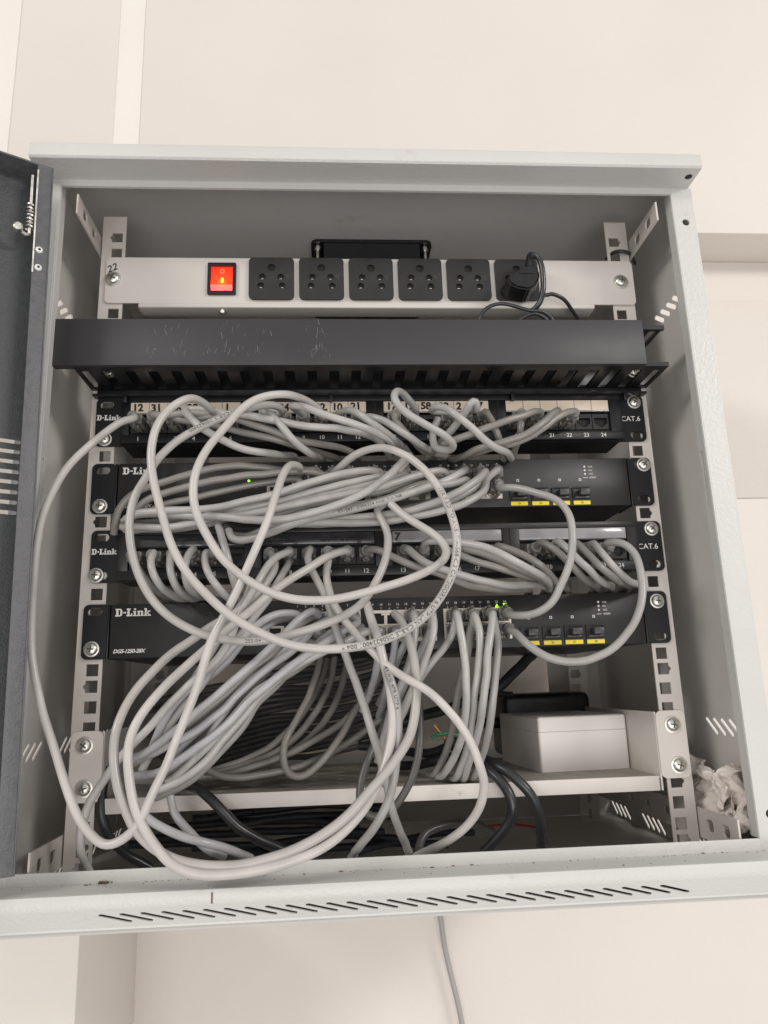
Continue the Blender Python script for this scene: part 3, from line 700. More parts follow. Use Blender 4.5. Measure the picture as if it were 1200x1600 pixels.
# ------------------------------------------------------------------ grit along the sill
b = MB(); rs = random.Random(3)
for k in range(130):
    x = rs.uniform(-255, 262); near = rs.random() < 0.8
    y = -63.6 - (rs.random()**2)*4 if near else rs.uniform(-86, -64); r = rs.uniform(0.12, 0.42)
    if rs.random() < 0.06: r = rs.uniform(0.5, 0.9)
    bm = bmesh.new(); bmesh.ops.create_icosphere(bm, subdivisions=1, radius=r)
    for v in bm.verts: v.co = Vector((x + v.co.x*rs.uniform(.8, 2.6), y + v.co.y, -141.9 + v.co.z*0.7))
    bm.verts.index_update(); b.add([v.co[:] for v in bm.verts], [[v.index for v in f.verts] for f in bm.faces]); bm.free()
for k in range(26):
    x = -197+rs.gauss(0, 2.6); r = rs.uniform(0.5, 1.3)
    bm = bmesh.new(); bmesh.ops.create_icosphere(bm, subdivisions=2, radius=r)
    for v in bm.verts: v.co = Vector((x, -64.6, -141.4+rs.uniform(0, .4))) + v.co*(0.7+0.6*noise.noise(v.co*3+Vector((k, 0, 0))))
    bm.verts.index_update(); b.add([v.co[:] for v in bm.verts], [[v.index for v in f.verts] for f in bm.faces]); bm.free()
b.build('sill_grit', M['dust'], base=(0, -64, -142), label='brown dust and grit gathered along the seam of the sill', cat='dust', kind='stuff')

# ------------------------------------------------------------------ network cables: plugs then jackets
def plug_meshes():
    b = MB().box(-5.7, 5.7, -13, 2.5, -4.0, 3.9, b=0.5).box(-2.6, 2.6, -14, -1, -6.6, -4.6, b=0.3).box(-2.2, 2.2, -13.5, -12, -6.4, -4.0)
    body = b.mesh('plug'); body.materials.append(M['clear'])
    b = MB()
    b.box(-5.9, 5.9, -17, -12, -4.2, 4.2, b=1.2, seg=3)
    N = 14; b.tube([(0, -16-8.5*i/N, 0) for i in range(N+1)], [4.5-0.8*i/N+(0.45 if (i//2) % 2 else 0) for i in range(N+1)], 16)
    b.tube([(0, -14, -5.2), (0, -17, -6.6), (0, -20, -5.4)], 1.5, 8)
    boot = b.mesh('boot'); boot.materials.append(M['boot'])
    return body, boot
PLUG, BOOT = plug_meshes()
def port_pos(code):
    d, n = code[0], int(code[1:])
    if d == 'A': return Vector((port_x(n, -203.7, 108.7), -3, 204.2))
    if d == 'B': return Vector((port_x(n, -199.2, 108.3), -3, 87.5))
    z0 = 127 if d == 'S' else 8.2; c = (n-1)//2
    return Vector((COLS[c], -5, z0 + (26.2 if (n-1) % 2 == 0 else 13.8)))
def make_plug(code, parent):
    p = port_pos(code); up = code[0] in 'ST' and int(code[1:]) % 2 == 1
    rot = (0, math.pi, 0) if up else None
    o = inst(PLUG, 'plug', tuple(p), parent, rot=rot); k = inst(BOOT, 'boot', tuple(p), o); k.location = (0, 0, 0)
CABLES = [
('L', 'A1', 'S1', 3.0, 'long pale cable swinging far out over the left side of the cabinet', None, [(-199.1, -34.0, 199.9), (-207.0, -44.7, 192.7), (-217.0, -55.3, 178.2), (-223.5, -66.0, 165.8), (-237.5, -70.0, 147.0), (-245.8, -72.7, 126.6), (-250.9, -74.0, 109.4), (-254.3, -72.7, 88.4), (-255.1, -71.3, 56.1), (-254.7, -70.0, 26.7), (-252.3, -70.0, 6.6), (-242.6, -72.0, -26.2), (-230.6, -76.0, -53.8), (-217.7, -81.3, -82.2), (-205.5, -86.0, -101.7), (-188.2, -90.0, -113.7), (-170.6, -94.0, -103.7), (-160.7, -96.7, -84.4), (-150.9, -98.0, -65.0), (-140.4, -99.3, -37.1), (-131.3, -100.7, -12.7), (-122.8, -102.0, 14.3), (-110.2, -103.3, 38.9), (-103.4, -104.0, 53.1), (-96.2, -104.0, 69.4), (-93.1, -101.3, 77.9), (-86.0, -96.7, 98.6), (-81.6, -90.0, 118.6), (-77.5, -76.7, 137.0), (-72.2, -61.7, 149.5), (-66.0, -45.0, 152.5)]),
('L', 'A5', 'S5', 3.0, 'pale cable making the widest ring in front, printed along its lower right arc', None, [(-133.6, -60.0, 195.4), (-137.9, -72.4, 196.3), (-144.3, -84.9, 195.5), (-152.3, -93.3, 188.6), (-160.5, -96.4, 179.4), (-166.2, -99.6, 166.5), (-168.3, -101.3, 152.3), (-167.3, -102.9, 136.1), (-163.1, -104.2, 117.0), (-157.9, -105.0, 99.7), (-151.4, -105.8, 80.9), (-139.8, -107.1, 60.5), (-124.9, -108.7, 43.4), (-113.4, -110.1, 32.2), (-100.9, -110.9, 23.7), (-86.0, -111.7, 16.1), (-70.8, -112.0, 9.7), (-49.6, -112.0, 6.2), (-27.5, -112.0, 6.4), (-8.6, -112.0, 9.7), (10.3, -112.0, 17.3), (22.9, -111.7, 26.8), (31.9, -110.9, 37.1), (39.2, -110.1, 48.1), (44.6, -108.7, 62.0), (46.8, -107.1, 80.5), (45.0, -105.6, 94.3), (40.5, -104.0, 108.8), (34.8, -102.4, 120.8), (27.0, -98.7, 133.1), (18.5, -94.0, 142.9), (7.8, -88.3, 150.9), (-1.8, -76.7, 157.3), (-12.0, -65.0, 159.8), (-21.7, -55.1, 158.9), (-29.3, -46.6, 155.8), (-36.0, -38.0, 151.5)], [((36.4, -103.0, 116.8), 'VERIFIED TO ANSI/TIA-568-C.2 CATEGORY 6 UTP LAN CABLE DS06224001 004 *', 4.3, True)]),
('L', 'A7', 'S16', 3.0, 'printed grey cable forming the leftmost ring in front of both switches', None, [(-79.3, -36.0, 202.1), (-82.2, -46.8, 204.0), (-93.5, -57.7, 200.9), (-102.8, -68.5, 193.5), (-109.6, -79.4, 186.7), (-129.5, -85.5, 175.8), (-152.4, -88.3, 161.5), (-166.6, -90.3, 146.2), (-174.4, -91.2, 132.1), (-180.9, -92.0, 118.6), (-183.4, -92.0, 106.4), (-183.7, -92.0, 93.4), (-182.2, -92.0, 81.4), (-179.1, -92.0, 69.5), (-173.4, -91.4, 56.0), (-164.7, -90.5, 42.5), (-152.6, -90.0, 30.8), (-138.0, -90.0, 22.1), (-119.1, -90.3, 15.8), (-101.9, -91.2, 13.1), (-87.8, -92.0, 13.5), (-72.0, -92.0, 16.6), (-50.7, -92.0, 22.2), (-32.3, -88.9, 30.0), (-19.3, -85.3, 39.1), (-11.9, -81.1, 50.0), (-4.7, -76.6, 62.7), (-0.3, -72.5, 75.8), (1.4, -68.8, 89.1), (-0.1, -65.6, 97.7), (-2.7, -63.8, 104.6), (-6.8, -62.0, 111.7)], [((-103.8, -84.0, 186.4), 'LAN CABLE DS06224001', 3.8, False), ((-100.9, -92.0, 13.0), '255-04', 3.6, False)]),
('L', 'A10', None, 3.0, 'pale cable forming the inner ring that closes with a sharp bend at the right', None, [(-46.8, -36.0, 195.7), (-49.2, -46.5, 200.1), (-57.1, -57.0, 203.1), (-65.1, -69.4, 202.4), (-73.2, -82.5, 199.2), (-85.0, -91.5, 195.0), (-94.6, -95.0, 190.6), (-103.5, -98.1, 183.3), (-110.7, -99.0, 174.6), (-120.5, -99.9, 162.5), (-130.1, -100.8, 148.8), (-135.9, -101.6, 135.6), (-138.0, -102.5, 121.7), (-137.1, -103.4, 109.9), (-133.0, -104.2, 96.3), (-126.0, -105.1, 83.2), (-117.8, -106.0, 70.8), (-105.4, -106.0, 58.6), (-92.3, -106.0, 49.5), (-75.4, -106.0, 42.1), (-59.8, -106.0, 39.5), (-41.5, -105.6, 39.5), (-21.7, -104.8, 43.1), (-6.9, -103.8, 46.9), (12.7, -102.0, 52.5), (27.1, -100.2, 58.8), (36.5, -97.0, 64.6), (41.5, -93.5, 72.1), (39.8, -89.0, 80.5), (32.9, -83.8, 88.8), (21.6, -78.5, 97.9), (11.8, -73.2, 106.2), (3.8, -68.0, 115.6)]),
('L', 'B7', None, 3.2, 'pale cable of the outer lower loop, ending at the middle of the bottom switch', None, [(-89.3, -30.0, 85.2), (-85.6, -39.1, 73.9), (-91.1, -48.3, 61.2), (-99.6, -53.7, 49.0), (-114.0, -58.3, 36.0), (-128.7, -61.7, 27.6), (-142.6, -64.5, 17.2), (-156.5, -68.0, 7.5), (-167.5, -72.6, -3.9), (-177.4, -76.9, -15.8), (-184.4, -80.6, -28.8), (-187.9, -84.1, -41.9), (-188.3, -85.9, -55.4), (-186.3, -87.8, -68.2), (-183.6, -89.6, -78.5), (-178.0, -91.4, -91.1), (-169.6, -93.3, -105.1), (-157.4, -95.1, -115.6), (-141.2, -96.5, -123.6), (-122.9, -97.4, -126.8), (-104.7, -98.0, -127.2), (-86.5, -98.0, -124.6), (-68.2, -97.9, -119.7), (-49.7, -97.0, -111.5), (-33.7, -96.1, -101.0), (-18.1, -94.3, -86.5), (-6.1, -92.5, -75.1), (1.3, -89.9, -66.2), (8.4, -87.2, -56.7), (14.3, -83.9, -39.6), (16.7, -80.3, -24.2), (16.9, -74.9, -10.4), (16.5, -66.7, 2.5), (13.6, -58.3, 16.6), (10.5, -49.1, 28.4), (6.1, -40.0, 35.2)]),
('L', 'B11', None, 3.2, 'pale cable of the lower loop that droops onto the front sill', None, [(-32.5, -30.0, 86.6), (-45.7, -39.4, 80.1), (-58.5, -48.8, 70.2), (-71.8, -55.8, 61.1), (-87.0, -62.4, 50.0), (-96.4, -66.1, 40.8), (-110.7, -68.9, 28.9), (-125.8, -72.4, 14.9), (-144.8, -76.1, -2.0), (-155.9, -79.9, -12.7), (-165.8, -83.6, -24.7), (-172.7, -86.7, -36.1), (-177.1, -88.6, -48.2), (-177.7, -90.5, -60.3), (-175.8, -92.4, -72.1), (-172.2, -94.2, -86.2), (-165.4, -96.1, -100.5), (-155.6, -98.0, -113.9), (-145.4, -98.9, -124.4), (-130.7, -99.9, -130.8), (-113.9, -100.0, -132.3), (-92.3, -100.0, -130.7), (-70.2, -98.6, -126.3), (-49.8, -96.7, -119.2), (-31.7, -94.2, -107.3), (-19.9, -91.4, -94.8), (-12.1, -88.6, -82.2), (-5.4, -85.8, -65.4), (-1.5, -83.3, -48.1), (-1.2, -81.4, -29.7), (-3.2, -79.5, -14.3), (-5.9, -77.6, -0.9), (-8.5, -75.1, 12.8), (-12.8, -67.5, 27.4), (-15.9, -60.0, 40.9)]),
('M', 'B8', None, 3.0, 'grey cable dropping past the left rail and behind the front sill', None, [(-74.2, -30.0, 87.5), (-83.5, -40.9, 81.1), (-91.0, -49.7, 70.8), (-96.6, -56.1, 58.7), (-102.5, -57.5, 48.6), (-111.1, -58.8, 33.0), (-118.9, -60.2, 13.2), (-128.6, -61.6, 0.1), (-143.2, -62.0, -12.0), (-156.8, -61.7, -24.5), (-166.1, -60.3, -34.8), (-176.0, -57.9, -45.9), (-185.9, -55.6, -55.7), (-195.1, -54.2, -65.8), (-202.4, -51.7, -75.2), (-210.5, -48.9, -86.7), (-216.8, -46.2, -99.5), (-221.0, -42.2, -115.2), (-220.6, -36.8, -128.8), (-216.8, -30.0, -141.3)]),
('M', None, None, 3.0, 'pale cable with faint print hanging to the sill beside the lower loop', None, [(-9.5, -60.0, 13.8), (-6.6, -74.4, -0.8), (-3.3, -82.4, -10.0), (0.6, -84.0, -24.1), (2.8, -82.8, -40.6), (1.9, -81.0, -58.1), (-0.8, -78.4, -76.3), (-5.5, -74.2, -94.9), (-16.4, -68.0, -115.2), (-23.3, -58.0, -125.8), (-31.3, -40.0, -139.1)], [((-5.6, -78.0, -5.4), '24AWG 4PR UTP 6', 3.6, False)]),
('L', 'B10', None, 3.0, 'pale cable crossing the bottom switch and bowing round to the right below the shelf', None, [(-43.8, -30.0, 81.2), (-45.9, -37.0, 68.8), (-44.0, -46.4, 54.4), (-39.8, -56.8, 40.4), (-32.0, -62.4, 27.4), (-21.1, -67.0, 13.7), (-11.4, -72.0, 3.1), (-4.7, -79.0, -4.1), (9.0, -84.8, -14.4), (23.0, -88.6, -23.1), (36.0, -90.0, -35.9), (46.4, -90.0, -49.0), (53.3, -89.2, -61.9), (57.7, -87.2, -75.2), (60.8, -81.6, -85.8), (59.9, -73.0, -99.4), (55.2, -62.8, -111.7), (43.0, -51.6, -124.9), (29.2, -38.0, -135.0), (18.3, -24.0, -142.1), (8.7, -10.0, -151.7)]),
('M', 'B9', None, 3.0, 'straight grey cable running steeply down over the middle of the shelf to the sill', None, [(-57.9, -30.0, 89.7), (-61.3, -36.0, 82.5), (-58.7, -40.8, 72.5), (-52.3, -43.2, 60.5), (-46.5, -46.4, 49.6), (-41.8, -50.0, 35.4), (-38.2, -53.6, 19.7), (-33.8, -56.4, 5.4), (-28.4, -57.6, -8.7), (-22.7, -58.8, -24.9), (-18.1, -60.0, -41.6), (-13.3, -56.4, -58.4), (-6.4, -52.0, -82.3), (-1.1, -46.0, -103.8), (4.3, -34.4, -122.0), (12.9, -20.0, -141.8)]),
('M', 'S24', 'T23', 3.0, 'grey cable bowing from the upper switch down to the bottom switch over the right ports', None, [(95.5, -30.0, 137.3), (107.3, -40.5, 133.8), (121.7, -50.0, 127.8), (134.8, -57.0, 121.5), (143.2, -60.0, 110.7), (145.1, -63.0, 96.7), (143.5, -65.0, 81.2), (139.6, -65.5, 67.2), (133.8, -64.0, 53.8), (125.4, -61.0, 38.3), (115.1, -55.0, 30.5), (102.8, -46.0, 29.7), (97.2, -34.0, 32.0)]),
('M', 'B23', 'T24', 3.0, 'grey cable looping out beside the right rail and under the four uplink ports', None, [(181.8, -28.0, 88.6), (187.1, -38.3, 88.1), (192.0, -46.3, 83.8), (196.3, -51.4, 75.5), (197.9, -56.6, 62.4), (196.8, -61.3, 47.3), (191.9, -65.1, 31.9), (183.6, -67.0, 18.5), (170.0, -67.7, 4.6), (153.1, -66.4, -3.7), (132.3, -64.3, -5.8), (114.6, -61.3, -1.5), (104.4, -54.9, 7.6), (99.3, -44.1, 17.2), (96.4, -30.0, 21.3)]),
('D', 'A2', None, 3.0, 'upper patch panel cable second from left', 'cables on the upper patch panel', [(-177.6, -36.0, 200.1), (-156.6, -41.3, 200.6), (-136.5, -45.3, 197.3), (-115.7, -48.0, 192.9), (-100.3, -49.3, 186.8), (-82.1, -48.0, 180.6), (-66.5, -44.0, 175.4), (-50.2, -34.7, 175.1), (-32.8, -20.0, 175.9), (-19.4, 0.0, 176.0), (-11.4, 40.0, 175.0)]),
('D', 'A3', None, 3.0, 'upper patch panel cable third from left', 'cables on the upper patch panel', [(-166.3, -36.0, 197.2), (-142.5, -39.0, 192.1), (-127.9, -40.0, 188.3), (-112.4, -41.0, 183.4), (-94.6, -44.0, 178.4), (-78.0, -41.0, 174.4), (-61.9, -30.0, 171.8), (-44.8, -12.5, 172.9), (-30.4, 10.0, 174.5), (-22.4, 50.0, 173.5)]),
('M', 'A4', None, 3.0, 'upper patch panel cable fourth from left', 'cables on the upper patch panel', [(-150.0, -38.0, 198.0), (-131.2, -46.4, 196.9), (-110.0, -53.2, 193.6), (-93.5, -56.8, 188.8), (-76.9, -57.2, 185.3), (-54.2, -56.0, 182.9), (-36.5, -52.4, 183.0), (-20.5, -46.0, 181.9), (-4.3, -34.0, 179.9), (5.0, -20.0, 176.1), (9.1, -5.0, 174.5), (17.1, 35.0, 173.5)]),
('M', 'A6', None, 3.0, 'upper patch panel cable diving behind the left end of the upper switch', 'cables on the upper patch panel', [(-158.0, -40.0, 203.9), (-151.6, -53.3, 192.2), (-144.6, -60.0, 182.7), (-136.6, -60.0, 177.4), (-125.9, -58.7, 171.5), (-112.4, -55.3, 165.6), (-100.0, -50.0, 164.1), (-85.0, -36.7, 165.5), (-73.7, -16.0, 170.9), (-70.9, 12.0, 176.3), (-62.9, 52.0, 175.3)]),
('M', 'A8', None, 3.0, 'upper patch panel cable short and steeply slanting', 'cables on the upper patch panel', [(-96.2, -40.0, 202.4), (-87.2, -54.0, 193.6), (-78.0, -62.0, 180.9), (-68.2, -60.0, 168.3), (-58.7, -50.0, 162.5), (-50.6, -20.0, 167.7), (-47.3, 12.0, 174.5), (-39.3, 52.0, 173.5)]),
('M', 'A9', None, 3.0, 'upper patch panel cable thick, starting above its port by the labels', 'cables on the upper patch panel', [(-70.1, -60.0, 198.7), (-60.1, -72.2, 192.8), (-43.8, -75.5, 185.1), (-28.2, -74.8, 180.0), (-11.8, -69.0, 175.2), (2.1, -55.0, 173.1), (15.5, -30.0, 175.5), (26.7, 1.9, 179.0), (30.7, 15.0, 174.5), (38.7, 55.0, 173.5)]),
('M', 'A11', None, 3.0, 'upper patch panel cable eleventh from left', 'cables on the upper patch panel', [(-32.0, -38.0, 201.0), (-24.0, -58.0, 195.4), (-13.5, -70.0, 185.4), (-3.0, -66.0, 178.3), (9.2, -50.0, 174.8), (22.3, -20.0, 175.4), (31.6, 12.0, 175.7), (39.6, 52.0, 174.7)]),
('M', 'A12', None, 3.0, 'upper patch panel cable twelfth from left', 'cables on the upper patch panel', [(-16.7, -36.0, 197.7), (-7.8, -48.0, 194.2), (2.2, -52.9, 189.0), (14.9, -51.7, 180.1), (27.2, -45.7, 173.9), (40.3, -31.4, 170.8), (55.8, -6.6, 173.6), (70.4, 14.0, 175.3), (78.4, 54.0, 174.3)]),
('D', 'A13', None, 3.0, 'upper patch panel cable under the tight narrow loop', 'cables on the upper patch panel', [(14.1, -30.0, 195.2), (19.1, -36.0, 186.2), (27.2, -36.0, 175.6), (38.5, -20.0, 171.2), (51.2, 10.0, 174.5), (59.2, 50.0, 173.5)]),
('M', 'A14', None, 3.0, 'upper patch panel cable standing up as a tight narrow loop above its port', 'cables on the upper patch panel', [(30.8, -38.0, 202.3), (23.2, -56.0, 204.1), (15.7, -71.1, 205.0), (9.5, -82.7, 200.2), (8.0, -86.3, 193.0), (14.4, -87.6, 184.2), (25.0, -86.3, 177.3), (36.6, -82.0, 171.6), (48.0, -76.3, 165.8), (55.0, -68.6, 162.1), (53.1, -60.9, 161.0), (45.1, -53.0, 164.2), (42.4, -44.0, 170.5), (43.4, -37.1, 183.4), (49.1, -32.0, 197.6)]),
('M', 'A16', None, 3.0, 'upper patch panel cable bending over the ports in a long slant to the right', 'cables on the upper patch panel', [(41.7, -44.0, 199.9), (43.9, -58.7, 197.4), (50.3, -69.3, 191.6), (58.4, -76.0, 181.5), (68.7, -72.0, 173.9), (79.9, -66.7, 165.6), (90.7, -60.0, 160.8), (102.6, -46.7, 161.8), (111.1, -24.7, 164.4), (119.2, 6.0, 174.5), (127.2, 46.0, 173.5)]),
('M', 'A17', None, 3.0, 'upper patch panel cable bent up at the label strip then falling left', 'cables on the upper patch panel', [(77.4, -60.0, 195.6), (76.0, -63.4, 201.4), (72.1, -64.6, 199.3), (68.6, -58.9, 194.5), (63.3, -51.4, 188.0), (57.0, -42.3, 182.0), (51.4, -31.4, 177.4), (49.5, -20.0, 172.8)]),
('D', 'A18', None, 3.0, 'upper patch panel cable hanging straight down at the middle right', 'cables on the upper patch panel', [(89.4, -38.0, 200.2), (90.8, -44.4, 192.1), (94.7, -44.8, 180.2), (99.2, -38.4, 170.1), (104.2, -22.0, 166.4), (113.2, 10.0, 174.5), (121.2, 50.0, 173.5)]),
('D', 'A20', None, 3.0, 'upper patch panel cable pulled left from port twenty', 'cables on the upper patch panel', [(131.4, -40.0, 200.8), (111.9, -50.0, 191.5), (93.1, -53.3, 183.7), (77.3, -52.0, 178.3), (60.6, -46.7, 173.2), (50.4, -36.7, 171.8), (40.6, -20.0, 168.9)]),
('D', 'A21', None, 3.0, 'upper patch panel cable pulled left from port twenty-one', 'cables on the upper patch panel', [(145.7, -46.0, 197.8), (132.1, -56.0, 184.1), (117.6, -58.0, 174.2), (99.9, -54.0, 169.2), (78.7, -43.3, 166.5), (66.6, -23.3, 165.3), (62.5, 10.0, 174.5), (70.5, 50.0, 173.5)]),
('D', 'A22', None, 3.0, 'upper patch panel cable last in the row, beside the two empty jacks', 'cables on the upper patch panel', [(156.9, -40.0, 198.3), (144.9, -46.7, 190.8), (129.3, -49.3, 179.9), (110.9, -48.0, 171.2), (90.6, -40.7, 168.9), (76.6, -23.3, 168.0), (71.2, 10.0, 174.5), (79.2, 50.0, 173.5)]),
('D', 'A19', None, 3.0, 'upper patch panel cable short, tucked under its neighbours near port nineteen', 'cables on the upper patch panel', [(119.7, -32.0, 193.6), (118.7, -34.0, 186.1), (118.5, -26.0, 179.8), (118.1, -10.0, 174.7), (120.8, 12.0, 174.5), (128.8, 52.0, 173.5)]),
('D', 'S3', None, 3.0, 'cable in the bundle over the upper switch, topmost, arching left to the rail', 'bundle over the upper switch', [(-78.7, -30.0, 154.5), (-100.8, -32.4, 157.8), (-123.6, -34.0, 157.1), (-140.4, -34.0, 154.0), (-156.7, -33.2, 149.7), (-173.5, -32.0, 145.4), (-190.3, -28.4, 141.3), (-204.6, -24.8, 134.5), (-213.2, -21.2, 125.4), (-216.7, -16.0, 116.6), (-218.5, -10.0, 108.3)]),
('D', 'S7', None, 3.0, 'cable in the bundle over the upper switch, second from top at the left', 'bundle over the upper switch', [(-47.0, -30.0, 150.2), (-56.3, -32.2, 152.4), (-67.1, -34.2, 152.5), (-89.6, -35.3, 150.9), (-111.6, -35.6, 148.4), (-123.4, -34.5, 146.7), (-145.9, -32.9, 143.7), (-162.5, -30.7, 140.8), (-179.5, -28.5, 136.3), (-190.4, -26.4, 132.3), (-200.4, -23.3, 123.1), (-208.7, -20.0, 110.3)]),
('D', 'S2', None, 3.0, 'cable in the bundle over the upper switch, third from top, under the green lamp', 'bundle over the upper switch', [(-64.3, -28.0, 148.3), (-73.1, -28.0, 147.9), (-90.2, -28.0, 144.9), (-102.2, -27.0, 143.1), (-124.5, -26.0, 139.4), (-141.5, -25.0, 135.6), (-163.5, -24.0, 131.4), (-180.4, -23.0, 128.2), (-191.5, -22.0, 120.1)]),
('M', 'S10', None, 3.0, 'cable in the bundle over the upper switch, pale, from port ten of the upper switch', 'bundle over the upper switch', [(-2.1, -36.0, 150.6), (-11.3, -43.0, 149.7), (-33.6, -49.0, 145.0), (-55.8, -52.5, 137.5), (-71.7, -53.3, 132.3), (-88.1, -52.2, 127.7), (-109.4, -51.0, 124.7), (-120.9, -49.5, 122.2), (-143.0, -46.0, 119.8), (-164.8, -42.5, 119.5), (-181.3, -39.0, 119.1), (-195.7, -34.7, 119.3), (-204.3, -30.0, 115.8)]),
('M', 'S9', None, 3.0, 'cable in the bundle over the upper switch, lowest to turn back at the left rail', 'bundle over the upper switch', [(2.0, -36.0, 148.4), (-11.5, -43.0, 142.8), (-33.7, -46.8, 137.2), (-56.0, -47.8, 131.5), (-77.6, -46.4, 125.9), (-100.2, -45.0, 121.4), (-121.7, -42.8, 116.1), (-138.7, -38.6, 112.7), (-166.4, -33.2, 109.3), (-189.3, -27.0, 110.0), (-209.8, -20.0, 111.9)]),
('M', 'S18', None, 3.0, 'cable in the bundle over the upper switch, from port eighteen', 'bundle over the upper switch', [(53.3, -38.0, 149.3), (38.0, -45.6, 146.7), (16.9, -52.2, 139.2), (0.1, -57.3, 131.7), (-18.1, -59.1, 127.4), (-39.4, -59.6, 124.0), (-61.1, -58.4, 120.6), (-82.5, -54.4, 116.8), (-109.5, -49.5, 113.8), (-129.7, -45.6, 113.0), (-150.2, -41.1, 114.9), (-170.1, -36.0, 118.0)]),
('M', 'S12', None, 3.0, 'cable in the bundle over the upper switch, crossing over the bundle from above', 'bundle over the upper switch', [(22.9, -42.0, 162.1), (14.0, -55.2, 151.0), (4.7, -66.0, 139.5), (-7.8, -72.0, 127.3), (-24.1, -74.8, 117.3), (-44.8, -76.0, 109.9), (-65.3, -74.8, 105.2), (-86.3, -72.4, 103.6), (-107.2, -67.6, 105.6), (-124.7, -62.0, 108.6), (-136.7, -56.0, 111.2)]),
('M', 'S20', None, 3.0, 'cable in the bundle over the upper switch, printed, hooking up at its left end', 'bundle over the upper switch', [(69.8, -38.0, 142.0), (54.3, -47.3, 135.8), (35.9, -56.7, 131.4), (18.0, -66.0, 123.5), (-1.1, -68.7, 118.0), (-20.7, -69.3, 112.6), (-40.1, -68.0, 108.3), (-57.7, -62.7, 105.4), (-76.9, -57.3, 101.9), (-93.4, -52.0, 96.8), (-109.4, -48.0, 93.4), (-118.8, -44.0, 95.4), (-121.9, -40.0, 103.4)], [((-35.2, -60.0, 111.6), 'E312831 DS06224 ANSI TIA 568', 3.4, True)]),
('M', 'S23', None, 3.0, 'cable in the bundle over the upper switch, lowest of the bundle, from the right end', 'bundle over the upper switch', [(84.6, -40.0, 140.2), (81.5, -49.6, 130.1), (71.2, -57.6, 121.8), (58.4, -62.4, 115.1), (42.1, -62.4, 109.8), (20.4, -60.0, 106.1), (-0.7, -56.4, 104.3), (-23.9, -52.8, 104.5), (-45.2, -49.2, 105.7), (-66.8, -44.8, 106.0), (-90.6, -40.0, 105.9)]),
('M', 'S22', None, 3.0, 'cable in the bundle over the upper switch, arching down from port twenty-two', 'bundle over the upper switch', [(84.8, -44.0, 148.2), (78.4, -52.9, 140.3), (65.1, -60.7, 129.9), (47.4, -64.0, 120.5), (31.1, -64.7, 114.0), (15.0, -61.3, 110.0), (-2.1, -56.7, 108.8), (-25.3, -51.1, 109.0), (-50.2, -45.6, 109.1), (-73.0, -40.0, 110.3)]),
('M', 'S19', None, 3.0, 'cable in the bundle over the upper switch, from port nineteen', 'bundle over the upper switch', [(64.5, -40.0, 148.0), (55.8, -46.2, 141.5), (42.8, -51.5, 134.3), (25.3, -55.2, 128.3), (5.0, -55.0, 123.5), (-12.5, -53.0, 120.1), (-35.0, -48.0, 118.6), (-55.3, -42.2, 117.2), (-75.8, -36.0, 117.0)]),
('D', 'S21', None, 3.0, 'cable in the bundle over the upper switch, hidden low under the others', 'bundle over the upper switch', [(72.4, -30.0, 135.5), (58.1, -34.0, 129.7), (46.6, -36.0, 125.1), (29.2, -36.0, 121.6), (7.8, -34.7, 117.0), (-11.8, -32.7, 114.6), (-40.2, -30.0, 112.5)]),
('M', 'S14', None, 3.0, 'cable in the bundle over the upper switch, buried in the middle, from port fourteen', 'bundle over the upper switch', [(23.1, -34.0, 148.1), (7.8, -39.7, 143.4), (-9.2, -44.6, 138.0), (-29.7, -46.9, 132.4), (-50.0, -47.4, 127.3), (-72.6, -46.3, 121.7), (-90.3, -43.4, 118.0), (-105.7, -40.0, 117.6)]),
('M', 'S6', None, 3.0, 'cable in the bundle over the upper switch, buried, from the left ports', 'bundle over the upper switch', [(-40.7, -30.0, 148.5), (-55.3, -34.0, 141.1), (-73.1, -38.0, 132.2), (-90.6, -41.0, 125.4), (-110.2, -44.0, 120.8), (-130.3, -42.0, 119.0), (-145.5, -40.0, 117.7)]),
('M', None, None, 3.0, 'grey cable buried inside the sideways bundle over the upper switch', 'cables buried in the upper bundle', [(-1.7, -24.0, 151.2), (-8.1, -31.0, 150.6), (-33.4, -37.0, 145.6), (-58.1, -40.5, 138.2), (-71.6, -41.3, 132.2), (-91.6, -40.2, 128.8), (-113.3, -39.0, 124.4), (-121.4, -37.5, 123.8), (-142.2, -34.0, 118.9), (-166.4, -30.5, 119.5), (-186.3, -27.0, 120.6), (-198.8, -22.7, 120.7), (-209.4, -18.0, 116.7)]),
('D', None, None, 3.0, 'grey cable buried inside the sideways bundle over the upper switch', 'cables buried in the upper bundle', [(0.1, -22.0, 155.4), (-11.1, -29.0, 148.6), (-33.4, -32.8, 143.4), (-56.3, -33.8, 137.5), (-78.8, -32.4, 132.8), (-98.6, -31.0, 126.2), (-121.7, -28.8, 121.5), (-142.3, -24.6, 119.4), (-170.9, -19.2, 116.2), (-191.4, -13.0, 116.0), (-211.8, -6.0, 118.0)]),
('M', None, None, 3.0, 'grey cable buried inside the sideways bundle over the upper switch', 'cables buried in the upper bundle', [(58.7, -22.0, 150.2), (36.9, -29.6, 149.5), (21.0, -36.2, 141.1), (4.1, -41.3, 133.7), (-20.1, -43.1, 128.7), (-37.8, -43.6, 126.1), (-64.3, -42.4, 122.5), (-80.9, -38.4, 117.4), (-113.7, -33.5, 115.7), (-134.6, -29.6, 115.4), (-151.4, -25.1, 116.9), (-173.3, -20.0, 119.3)]),
